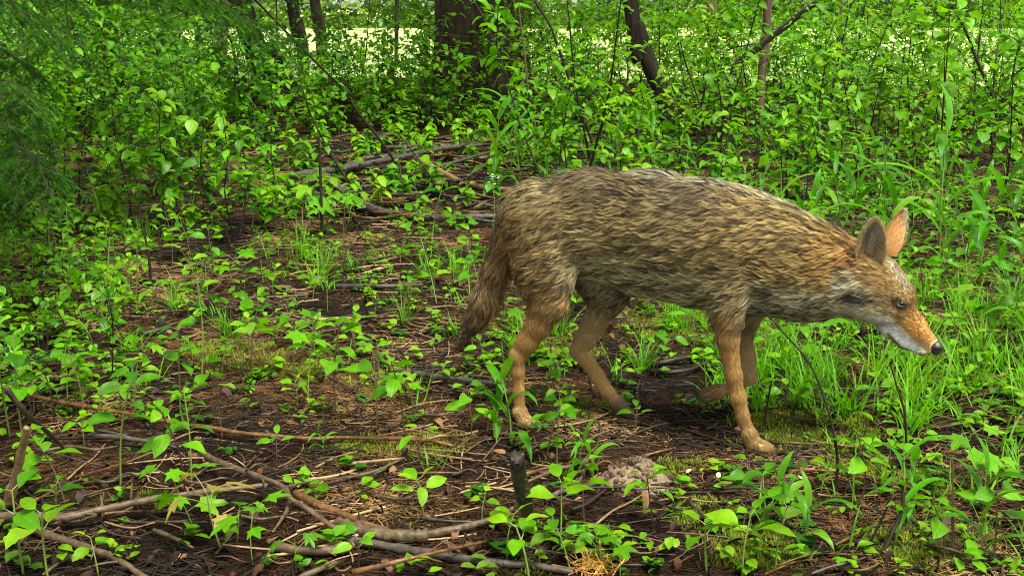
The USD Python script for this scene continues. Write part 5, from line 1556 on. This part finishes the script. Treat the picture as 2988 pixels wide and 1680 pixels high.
put('strap', 3, 2268, 1530, 'plant with one upright leaf and arching leaves in the right foreground', name='strap_leaved_plant', scale=1.1)
put('oval', 2, 2168, 1565, 'round-leaved seedling with stacked leaves in the right foreground', scale=0.75)
put('oval', 4, 2232, 1565, 'seedling with flat oval leaves beside the arching plant', scale=0.95)
put('strap', 3, 2345, 1600, 'plant with long dark arching leaves left of the knobbly twig', name='strap_leaved_plant', scale=1.15)
put('oval', 2, 2462, 1440, 'seedling with one big round leaf beside the bent dark twig', scale=0.9)
put('oval', 5, 2392, 1440, 'small seedling left of the bent dark twig', scale=0.95)
put('strap', 2, 2608, 1590, 'plant with long dark hanging leaves around the knobbly twig', name='strap_leaved_plant', scale=0.8)
put('strap', 0, 2670, 1500, 'strap-leaved plant right of the knobbly twig', name='strap_leaved_plant', scale=0.8)
put('maple', 1, 2782, 1450, 'seedling with the largest bright leaves in the right foreground', scale=1.0)
put('maple', 0, 2860, 1440, 'bright broad-leaved seedling near the right edge', scale=1.0)
put('strap', 1, 2866, 1640, 'arching strap-leaved plant in the lower right corner', name='strap_leaved_plant', scale=0.9)
put('oval', 1, 2757, 1640, 'seedling on a thin dark stem in the lower right', scale=0.85)
put('oval', 4, 2260, 1670, 'round-leaved seedling at the lower edge left of the knobbly twig', scale=1.0)
put('oval', 0, 2165, 1690, 'oval leaves cut by the lower edge below the stacked seedling', scale=1.1)
put('oval', 5, 2060, 1665, 'low bright seedling at the lower edge right of the lobed seedlings', scale=1.2)
put('oval', 2, 2900, 1660, 'seedling at the lower edge in the right corner', scale=0.9)
put('maple', 1, 895, 700, 'patch of lobed bright leaves in front of the thick curved branch', scale=1.5)
put('maple', 0, 950, 690, 'lobed leaves right of the patch below the thick curved branch', scale=1.5)
put('maple', 2, 1010, 680, 'lobed leaves at the right end of that patch', scale=1.5)
put('oval', 6, 1255, 760, 'tall bright seedling in front of the thick curved branch', scale=1.25)
put('oval', 3, 1200, 770, 'leafy seedling left of the tall bright one, behind the tail', scale=1.1)
put('oval', 4, 1365, 730, 'round bright leaves left of the coyote\'s tail base', scale=1.2)
put('grass', 0, 1182, 945, 'upright bright grass blades left of the tail tip', name='grass_tuft', cat='grass', scale=0.8)
put('grass', 2, 1330, 985, 'small grass tuft under the tail tip', name='grass_tuft', cat='grass')
put('grass', 1, 1248, 820, 'bright fine grass left of the tail', name='grass_tuft', cat='grass', scale=0.7)
put('grass', 1, 675, 990, 'single clump of tall pale blades on the litter at the left', name='grass_tuft', cat='grass', scale=0.7)
put('grass', 1, 945, 800, 'bright grass clump below the lobed leaf patch', name='grass_tuft', cat='grass', scale=0.8)
put('oval', 3, 262, 1000, 'big ribbed oval leaf seedling at the left', scale=1.15)
put('oval', 2, 178, 770, 'seedling with two bright upright leaves under the conifer boughs', scale=1.3)
put('oval', 6, 590, 1100, 'upright seedling with folded bright leaves in the left litter', scale=1.0)
put('oval', 3, 735, 1120, 'two-tiered seedling by the moss patch', scale=1.05)
put('tall', 1, 2430, 640, 'shrub with big rounded pale leaves above the coyote\'s neck', name='leafy_shrub', cat='shrub', scale=0.55)
put('strap', 2, 2740, 780, 'tall grass-like plant with broad arching leaves behind the coyote\'s muzzle', name='strap_leaved_plant', scale=1.75)
put('strap', 2, 2590, 790, 'broad arching grass-like plant behind the coyote\'s ears', name='strap_leaved_plant', scale=1.35)
put('strap', 1, 2480, 740, 'arching grass-like plant above the coyote\'s nape', name='strap_leaved_plant', scale=1.45)
put('strap', 2, 2860, 830, 'arching grass-like plant at the right edge behind the muzzle', name='strap_leaved_plant', scale=1.3)
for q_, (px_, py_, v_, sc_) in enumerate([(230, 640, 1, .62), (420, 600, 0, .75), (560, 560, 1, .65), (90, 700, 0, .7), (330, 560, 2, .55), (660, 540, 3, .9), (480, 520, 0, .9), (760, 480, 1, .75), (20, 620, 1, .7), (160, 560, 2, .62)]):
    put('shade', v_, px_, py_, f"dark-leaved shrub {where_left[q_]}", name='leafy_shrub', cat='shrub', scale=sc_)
lrng = np.random.default_rng(55)
for k in range(24):                                     # the dense leafy patch along the left edge
    px_, py_ = lrng.uniform(-60, 330), lrng.uniform(740, 1240)
    put('shrub', k % 4, px_, py_, f"{('bright', 'narrow-leaved', 'round-leaved', 'bushy')[k % 4]} young plant {where(px_, py_)}", name='young_plant', scale=lrng.uniform(0.38, 0.55), group=f"{('bright', 'narrow-leaved', 'round-leaved', 'bushy')[k % 4]} young plant {where(px_, py_)}")
put('strap', 1, 1440, 560, 'plant with pointed hanging leaves left of the coyote\'s rump', name='strap_leaved_plant', scale=1.6)
put('strap', 2, 1520, 520, 'plant with pointed hanging leaves above the coyote\'s rump', name='strap_leaved_plant', scale=1.6)

# ------------------------------------------------------------------ the many seedlings and shrubs, each a thing


def inside_frame(x, y, m=0.25):
    return np.abs(x) < HALF * (y * math.cos(PITCH) + 0.3) + m


def field(n, y0, y1, weight, seed, mind=0.0):
    """n random places on the forest floor between y0 and y1 metres, thinned by weight(px, py)."""
    g = np.random.default_rng(seed)
    out = []
    while len(out) < n:
        y = math.sqrt(g.uniform(y0 ** 2, y1 ** 2))
        x = g.uniform(-1, 1) * (HALF * y + 0.35)
        z = float(bumps(x, y))
        q = pixel(np.array([x, y, z]))
        if g.random() * 1.6 > weight(q[0], q[1]):
            continue
        if mind and out and min((x - o[0]) ** 2 + (y - o[1]) ** 2 for o in out) < mind ** 2:
            continue
        out.append((x, y, z))
    return np.array(out)


def zones(rects, rest=0.0):
    """Weights by rectangles of the photograph (x0, y0, x1, y1, w); the first that holds wins."""
    def w(px, py):
        for x0, y0, x1, y1, v in rects:
            if x0 <= px < x1 and y0 <= py < y1:
                return v
        return rest
    return w


# keep the coyote's feet, the mound and the open litter clear
CLEAR = [(1700, 1290, 2010, 1520, 0.0), (2130, 1230, 2330, 1370, 0.03)]
w_oval = zones(CLEAR + [(-200, 640, 400, 1260, 1.6), (380, 640, 1280, 1000, 0.5), (380, 1000, 1250, 1250, 0.48), (1250, 780, 2080, 1130, 0.45), (2080, 900, 3200, 1260, 0.9), (2080, 700, 3200, 900, 0.9),
                        (-200, 1260, 480, 1700, 0.14), (480, 1260, 1400, 1700, 0.06), (1400, 1520, 2050, 1700, 0.35), (2000, 1260, 3200, 1700, 0.40), (1400, 1130, 1800, 1400, 0.12), (-200, 400, 1500, 640, 0.35), (1500, 400, 3200, 760, 0.9)], 0.1)


SHAPE = {'oval_seedling': 'short ', 'oval_seedling_002': 'three-tiered ', 'oval_seedling_001': 'medium ', 'oval_seedling_003': 'four-tiered ', 'oval_seedling_004': 'wide ', 'oval_seedling_005': 'very short ', 'oval_seedling_006': 'tall ',
         'low_seedling_002': 'three-tiered ', 'low_seedling_003': 'yellowish ', 'leafy_shrub': 'bright ', 'leafy_shrub_001': 'bushy ', 'leafy_shrub_002': 'low ', 'leafy_shrub_003': 'branching ',
         'tall_shrub': 'yellowish ', 'tall_shrub_001': 'dense ', 'tall_shrub_002': 'large-leaved ', 'tall_shrub_003': 'very leafy ', 'tall_shrub_004': 'shorter ', 'tall_shrub_005': 'highest ', 'shade_shrub_001': 'dense ', 'shade_shrub_002': 'high ', 'shade_shrub_003': 'low ',
         'grass_tuft_001': 'long ', 'grass_tuft_002': 'small ', 'grass_tuft_003': 'broad ', 'strap_leaved_plant': 'low ', 'strap_leaved_plant_002': 'high ', 'strap_leaved_plant_003': 'small ', 'lobed_seedling_001': 'full ', 'lobed_seedling_002': 'thin '}


def plant_field(P, kinds, name, cat, phrase, s0, s1, seed, exaggerate=0.0):
    g = np.random.default_rng(seed)
    for x, y, z in P:
        if PLACED and min((x - a[0]) ** 2 + (y - a[1]) ** 2 for a in PLACED) < 0.0016:
            continue
        k = kinds(g, x, y)
        q = pixel(np.array([x, y, z]))
        ph, wh = f"{SHAPE.get(k[1].split('/')[-1], '')}{phrase(k)}", where(*q)
        copy_of(k[1], name, (x, y, z), g.random() * 360, g.uniform(s0, s1), (g.normal(0, 6), g.normal(0, 6)), label=f'{ph} {wh}', cat=cat, group=f'{ph} {wh}')


def pick(weights):
    names = list(weights)
    p = np.array([weights[n] for n in names], float)
    p /= p.sum()

    def f(g, x, y):
        n = names[int(g.choice(len(names), p=p))]
        return n, K[n][int(g.integers(len(K[n])))]
    return f


plant_field(field(298, 2.0, 6.4, w_oval, 1, 0.05), pick({'oval': 1.0}), 'seedling', 'plant', lambda k: 'oval-leaved seedling', 0.7, 1.15, 2)
plant_field(field(290, 2.0, 5.6, w_oval, 3, 0.03), pick({'low': 1.0}), 'small_seedling', 'plant', lambda k: 'tiny bright green seedling', 0.8, 1.5, 4)
plant_field(field(40, 2.0, 6.0, w_oval, 5, 0.1), pick({'maple': 1.0}), 'lobed_seedling', 'plant', lambda k: 'small lobed-leaved seedling', 0.8, 1.2, 6)
w_grass = zones(CLEAR + [(2080, 860, 3200, 1240, 0.7), (1280, 760, 2080, 1150, 0.10), (900, 740, 1280, 960, 0.16), (2300, 1240, 3200, 1700, 0.2), (1900, 1500, 2300, 1700, 0.1), (200, 650, 900, 900, 0.06)], 0.01)
plant_field(field(80, 2.0, 5.2, w_grass, 7, 0.05), pick({'grass': 1.0}), 'grass_tuft', 'grass', lambda k: 'tuft of thin bright grass', 0.6, 1.05, 8)
w_strap = zones(CLEAR + [(2080, 560, 3200, 900, 1.0), (2500, 900, 3200, 1300, 0.35), (1480, 380, 2400, 600, 0.5), (2250, 1300, 3200, 1700, 0.12), (1200, 400, 1500, 520, 0.4)], 0.01)
plant_field(field(60, 2.1, 8.0, w_strap, 9, 0.1), pick({'strap': 1.0}), 'strap_leaved_plant', 'plant', lambda k: 'arching strap-leaved plant', 0.8, 1.25, 10)
def w_shrub2(px, py):
    y = CAM_H / math.tan(PITCH - math.atan((840 - py) / F))
    k = 0.3 if any(a < px < b and y < d for a, b, d in ((1265, 1545, 11.9), (700, 880, 11.6))) else 1.0
    return k * w_shrub(px, py)


w_shrub = zones([(-300, 560, 560, 760, 0.9), (560, 560, 820, 700, 0.6), (830, 420, 1490, 660, 0.12), (-300, 500, 830, 720, 1.0), (-300, 300, 830, 500, 1.3), (830, 300, 1490, 420, 1.5), (1490, 330, 3300, 640, 1.0), (2250, 640, 3300, 720, 0.35), (830, 250, 1490, 400, 1.2)], 0.0)
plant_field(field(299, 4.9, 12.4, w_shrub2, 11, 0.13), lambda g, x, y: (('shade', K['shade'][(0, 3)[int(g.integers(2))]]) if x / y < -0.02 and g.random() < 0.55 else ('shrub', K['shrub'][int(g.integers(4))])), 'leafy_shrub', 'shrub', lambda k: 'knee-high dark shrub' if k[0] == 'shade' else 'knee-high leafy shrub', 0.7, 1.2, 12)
w_tall = zones([(1000, 200, 1330, 330, 0.5), (1330, 250, 1530, 390, 0.12), (560, 200, 1000, 300, 0.5), (830, 330, 1490, 560, 0.12), (-300, 200, 830, 460, 1.0), (1490, 200, 3400, 620, 1.0)], 0.0)
SHOWN = [(1265, 1545, 11.9), (690, 890, 11.6), (1780, 1990, 9.6), (2080, 2330, 9.4), (850, 1260, 12.5)]


def w_tall2(px, py):
    y = CAM_H / math.tan(PITCH - math.atan((840 - py) / F))
    k = 0.08 if any(a < px < b and y < d for a, b, d in SHOWN) else 1.0
    return k * w_tall(px, py) * (0.75 if px > 1990 else 1.0)


TALL = field(225, 6.0, 13.5, w_tall2, 13, 0.17)
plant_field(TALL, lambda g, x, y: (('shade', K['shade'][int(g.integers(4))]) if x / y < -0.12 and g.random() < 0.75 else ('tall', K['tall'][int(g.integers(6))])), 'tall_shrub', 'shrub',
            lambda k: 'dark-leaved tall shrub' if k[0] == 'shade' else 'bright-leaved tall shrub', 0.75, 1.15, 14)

# seedlings farther back on the floor, small and merging into each other
def joined_seedling(seed):
    g = np.random.default_rng(seed)
    m = MB()
    h = g.uniform(0.08, 0.2)
    tube(m, [[0, 0, -0.02], [0.01, 0, h * 0.6], [0.0, 0.01, h]], 0.0014, 4)
    for k in range(int(g.integers(6, 12))):
        l = g.uniform(0.035, 0.06)
        v, f, uv = leaf_mesh(l, l * g.uniform(0.45, 0.7), g.uniform(0.1, 0.4), g.uniform(0.2, 0.6), 0.05, n=4, seed=k)
        m.add(turned(v, k * 1.57 + g.normal(0, 0.4), g.uniform(-0.3, 0.5), g.normal(0, 0.3), (0, 0, h * (0.5 + 0.5 * (k // 2 * 2) / 10))), f, uv)
    return m


P = field(640, 5.2, 11.5, zones([(830, 420, 1490, 640, 1.3), (-300, 300, 830, 720, 1.4), (830, 300, 1490, 420, 1.2), (1490, 330, 3300, 700, 0.9)], 0.2), 31, 0.0)
scatter('/World/far_seedlings', [('seedling', joined_seedling(700 + i), LEAF[(1, 0, 2, 3, 1)[i]]) for i in range(5)], P, G.integers(0, 5, len(P)), G.random(len(P)) * 6.28, G.uniform(0.8, 1.5, len(P)), label='low seedlings spreading over the floor farther back', cat='seedlings', kind='stuff')

# the mass of undergrowth farther back, where plants run into each other
g_ = np.random.default_rng(15)
under = []
for i in range(3):
    m = MB()
    for v, f, uv in shrub_parts(1.2, 60, 0.075, 300 + i, bare=0.15, branches=6)[1]:
        m.add(v, f, uv)
    under.append(('foliage', m, LEAF[(0, 1, 3)[i]]))
n = 760
y_ = np.sqrt(g_.uniform(10.8 ** 2, 20.0 ** 2, n))
x_ = g_.uniform(-1, 1, n) * (HALF * y_ + 0.6)
gap = ((x_ / y_ > -0.24) & (x_ / y_ < -0.04)) | ((x_ / y_ > 0.05) & (g_.random(n) < 0.65))
scatter('/World/undergrowth', under, np.stack([x_, y_, 0 * x_], -1), g_.integers(0, 3, n), g_.random(n) * 6.28, np.where(gap, g_.uniform(0.22, 0.46, n), g_.uniform(0.4, 0.9, n)), label='mass of leafy undergrowth at the far side of the wood', cat='undergrowth', kind='stuff')

far_ = [('spray', spray(20 + i, 60, 0.16, 1.0), LEAF_CANOPY) for i in range(2)]
n = 1500
fx, fy, fz = g_.uniform(-42, 42, n), g_.uniform(56, 72, n), 9 * g_.random(n) ** 2.2
scatter('/World/distant_wood', far_, np.stack([fx, fy, fz], -1), g_.integers(0, 2, n), g_.random(n) * 6.28, g_.uniform(1.6, 3.0, n), label='leafy edge of another wood across the open grass', cat='wood', kind='stuff')

# ------------------------------------------------------------------ what covers the floor: needles, twigs, dead leaves, moss, small green cover
lg = np.random.default_rng(16)


def floor_points(n, y0, y1, seed, power=1.0, weight=None):
    g = np.random.default_rng(seed)
    y = y0 + (y1 - y0) * g.random(int(n)) ** power
    x = g.uniform(-1, 1, int(n)) * (HALF * y + 0.5)
    if weight is not None:
        q = pixel(np.stack([x, y, 0 * x], -1))
        k = g.random(len(x)) < weight(q)
        x, y = x[k], y[k]
    return np.stack([x, y, bumps(x, y)], -1)


def curved_bits(n, L, r, spread, seed, flat=0.25, sides=3, lift=0.004, seg=3):
    g = np.random.default_rng(seed)
    m = MB()
    for k in range(n):
        a = g.random() * 6.28
        l = L * g.uniform(0.5, 1.2)
        p = np.array([g.normal(0, spread), g.normal(0, spread), lift + 0.004 * g.random()])
        d = np.array([math.cos(a), math.sin(a), g.normal(0, flat * 0.4)])
        s = np.array([-d[1], d[0], abs(g.normal(0, flat))]) * g.normal(0, 0.14)
        t = np.linspace(-0.5, 0.5, seg + 1)[:, None]
        tube(m, p + d * l * t + s * l * (0.25 - t ** 2) * 2, r * g.uniform(0.6, 1.2), sides, cap=False)
    return m


def dead_leaf(seed):
    g = np.random.default_rng(seed)
    L = g.uniform(0.03, 0.06)
    v, f, uv = leaf_mesh(L, L * g.uniform(0.4, 0.75), g.uniform(-0.5, 0.7), g.uniform(-0.5, 0.8), 0.08, n=5, seed=seed)
    v = v - [L / 2, 0, 0]
    v[:, 2] += 0.004 + max(0, -v[:, 2].min())
    return MB().add(v, f, uv)


def tiles(y0, y1, step, seed):
    """Places for square-ish patches of litter in overlapping rows, tilted with the floor."""
    g = np.random.default_rng(seed)
    P = []
    y = y0
    while y < y1:
        n = int((HALF * y + 0.9) / step) + 1
        for i in range(-n, n + 1):
            P.append((i * step + g.uniform(-0.3, 0.3) * step, y + g.uniform(-0.3, 0.3) * step))
        y += step
    P = np.array(P)
    e = 0.06
    sx = (bumps(P[:, 0] + e, P[:, 1]) - bumps(P[:, 0] - e, P[:, 1])) / (2 * e)
    sy = (bumps(P[:, 0], P[:, 1] + e) - bumps(P[:, 0], P[:, 1] - e)) / (2 * e)
    z = (bumps(P[:, 0] + e, P[:, 1]) + bumps(P[:, 0] - e, P[:, 1]) + bumps(P[:, 0], P[:, 1] + e) + bumps(P[:, 0], P[:, 1] - e)) / 4
    yaw = g.random(len(P)) * 6.28
    c, s_ = np.cos(yaw), np.sin(yaw)
    return np.column_stack([P, z]), yaw, np.stack([np.arctan(-s_ * sx + c * sy), -np.arctan(c * sx + s_ * sy)], -1)


T_P, T_Y, T_T = tiles(1.7, 9.5, 0.2, 17)
nt = len(T_P)
scatter('/World/needle_litter', [('needles', curved_bits(420, 0.045, 0.0007, 0.075, 400 + i, 0.10, lift=0.003, seg=2), LITTER_NEEDLE) for i in range(6)], T_P, lg.integers(0, 6, nt), T_Y, lg.uniform(0.9, 1.15, nt), T_T,
        label='layer of rusty brown needles over the floor', cat='litter', kind='stuff')
def twig_patch(i):
    m = curved_bits(16, 0.06, 0.0011, 0.075, 420 + i, 0.10, 4, 0.006, 3)
    m.merge(curved_bits(10, 0.10, 0.0016, 0.08, 430 + i, 0.10, 4, 0.007, 4))
    return m.merge(curved_bits(4, 0.16, 0.0023, 0.08, 440 + i, 0.08, 5, 0.008, 5))
scatter('/World/twig_litter', [('twigs', twig_patch(i), LITTER_TWIG) for i in range(6)], T_P + [0.05, 0.03, 0], lg.integers(0, 6, nt), T_Y + 1.3, lg.uniform(0.8, 1.2, nt), None,
        label='fine broken twigs strewn all over the floor', cat='litter', kind='stuff')
dead = [('dead_leaf', dead_leaf(440 + i), LITTER_LEAF) for i in range(6)]
P = floor_points(3800, 1.75, 12, 19, 1.7)
scatter('/World/dead_leaves', dead, P, lg.integers(0, 6, len(P)), lg.random(len(P)) * 6.28, lg.uniform(0.25, 0.8, len(P)), lg.normal(0, 0.3, (len(P), 2)), label='dark red brown dead leaves among the needles', cat='litter', kind='stuff')


def moss_clump(seed):
    g = np.random.default_rng(seed)
    m = MB()
    for k in range(34):
        p = np.array([g.normal(0, 0.012), g.normal(0, 0.012), 0])
        a = g.random() * 6.28
        l = g.uniform(0.008, 0.018)
        d = np.array([math.cos(a) * 0.6, math.sin(a) * 0.6, 0.8]) * l
        s = np.array([-math.sin(a), math.cos(a), 0]) * 0.0016
        m.add([p - s, p + s, p + d * 0.6 + s * 1.2, p + d], [[0, 1, 2], [0, 2, 3]])
    return m


MOSS_SPOTS = [(700, 1055, 130, 40), (860, 1080, 130, 40), (600, 1040, 60, 25), (1130, 1120, 120, 40), (2150, 1010, 110, 60), (1960, 940, 150, 60), (1720, 1190, 110, 35), (2300, 1250, 160, 60), (2480, 1270, 130, 50), (2060, 1500, 90, 50),
              (1260, 1310, 110, 35), (2740, 1410, 100, 40), (1990, 1350, 60, 30), (1060, 1300, 90, 30), (2500, 1350, 100, 40), (2230, 1600, 130, 60), (2700, 1600, 160, 60), (330, 1140, 80, 30), (1500, 1660, 60, 25), (480, 1440, 50, 20), (1650, 1010, 120, 40)]


def moss_w(q):
    w = np.zeros(len(q))
    for cx, cy, rx, ry in MOSS_SPOTS:
        w = np.maximum(w, np.clip(1.3 - ((q[:, 0] - cx) / rx) ** 2 - ((q[:, 1] - cy) / ry) ** 2, 0, 1))
    return w * np.clip((meshkit.noise(np.stack([q[:, 0] / 28, q[:, 1] / 14, 0 * q[:, 0]], -1), 5) - 0.25) * 2.2, 0, 1)


P = floor_points(80000, 1.8, 5.0, 20, 1.3, moss_w)
scatter('/World/moss', [('moss_clump', moss_clump(460 + i), MOSS) for i in range(3)], P, lg.integers(0, 3, len(P)), lg.random(len(P)) * 6.28, lg.uniform(0.6, 1.2, len(P)), label='low yellow green moss on damp bare spots', cat='moss', kind='stuff')
print('moss', len(P))


def cover_plant(seed):
    g = np.random.default_rng(seed)
    m = MB()
    for k in range(int(g.integers(4, 8))):
        l = g.uniform(0.012, 0.026)
        a = g.random() * 6.28
        v, f, uv = leaf_mesh(l, l * g.uniform(0.5, 0.8), 0.2, 0.3, n=3, seed=k)
        m.add(turned(v, a, g.uniform(-0.1, 0.6), g.normal(0, 0.3), (g.normal(0, 0.008), g.normal(0, 0.008), g.uniform(0.008, 0.03))), f, uv)
    return m


def cover_w(q):
    z = np.array([w_oval(a, b) for a, b in q])
    return np.clip(z * 1.0 + 0.06, 0, 1) * np.clip((meshkit.noise(np.stack([q[:, 0] / 60, q[:, 1] / 30, 0 * q[:, 0]], -1), 6) - 0.2) * 1.6, 0.1, 1)


P = floor_points(14000, 1.85, 13.0, 22, 1.4, cover_w)
scatter('/World/ground_cover', [('sprout', cover_plant(480 + i), LEAF[(0, 3, 1, 0, 2)[i]]) for i in range(5)], P, lg.integers(0, 5, len(P)), lg.random(len(P)) * 6.28, lg.uniform(0.7, 1.5, len(P)), lg.normal(0, 0.15, (len(P), 2)), label='low green ground cover of tiny leaves', cat='ground cover', kind='stuff')


def grass_w(q):
    return np.array([w_grass(a, b) for a, b in q])


P = floor_points(3000, 1.9, 6.5, 23, 1.2, grass_w)
scatter('/World/fine_grass', [('blades', grass_mb(7, L_, 0.0034, 0.012, 500 + i), GRASS) for i, L_ in enumerate((0.07, 0.10, 0.14))], P, lg.integers(0, 3, len(P)), lg.random(len(P)) * 6.28, lg.uniform(0.6, 1.3, len(P)), label='thin young grass growing through the litter', cat='grass', kind='stuff')

# ------------------------------------------------------------------ small things
sp = ground_at(1735, 1672)
obj('straw_wisp', MB().merge(curved_bits(90, 0.055, 0.0009, 0.017, 600, 1.2, lift=0.012), np.array([[1, 0, 0, sp[0]], [0, 1, 0, sp[1]], [0, 0, 1, bumps(sp[0], sp[1]) + 0.004], [0, 0, 0, 1]])), STRAW,
    label='tangled wisp of orange dead straw at the lower edge below the lobed seedlings', cat='straw')
PETAL = mat('petal_pale', {'pb': ('principled_bsdf', {'base_color': (0.62, 0.58, 0.26), 'roughness': 0.5})}, [], 'pb.BSDF')
for k, (px, py, lb) in enumerate([(2002, 1389, 'pale yellow petal right of the soil mound'), (2094, 1404, 'cream petal on bare soil below the front paw'), (2342, 1411, 'yellow petal left of the bent dark twig'), (2585, 1626, 'cream petal at the foot of the knobbly twig'), (765, 1246, 'yellowish petal near the long thin twig')]):
    c = ground_at(px, py)
    v, f, uv = leaf_mesh(0.013, 0.011, 0.5, -0.4, n=5)
    obj('fallen_petal', one(turned(v, k * 1.3, 0.3, 0.2, (c[0], c[1], bumps(c[0], c[1]) + 0.008)), f, uv), PETAL, smooth=True, label=lb, cat='petal')
LILAC = mat('petal_lilac', {'pb': ('principled_bsdf', {'base_color': (0.42, 0.36, 0.5), 'roughness': 0.5})}, [], 'pb.BSDF')
fl = thing('flower', label='small pale lilac blossom left of the coyote\'s rump', cat='flower')
fc = at(1436, 522, 5.4)
fs = MB()
tube(fs, smooth_line([[fc[0], fc[1], -0.02], [fc[0] + .01, fc[1], fc[2] * .5], fc], 6), 0.0018, 5)
obj('stem', fs, STEM_GREEN, fl, smooth=True)
for k in range(14):
    v, f, uv = leaf_mesh(0.016, 0.011, 0.3, 0.3, n=4)
    o = np.random.default_rng(k).normal(0, 0.011, 3)
    obj('petal', one(turned(v, k * 2.4, 0.5, 0, fc + o), f, uv), LILAC, fl, smooth=True)
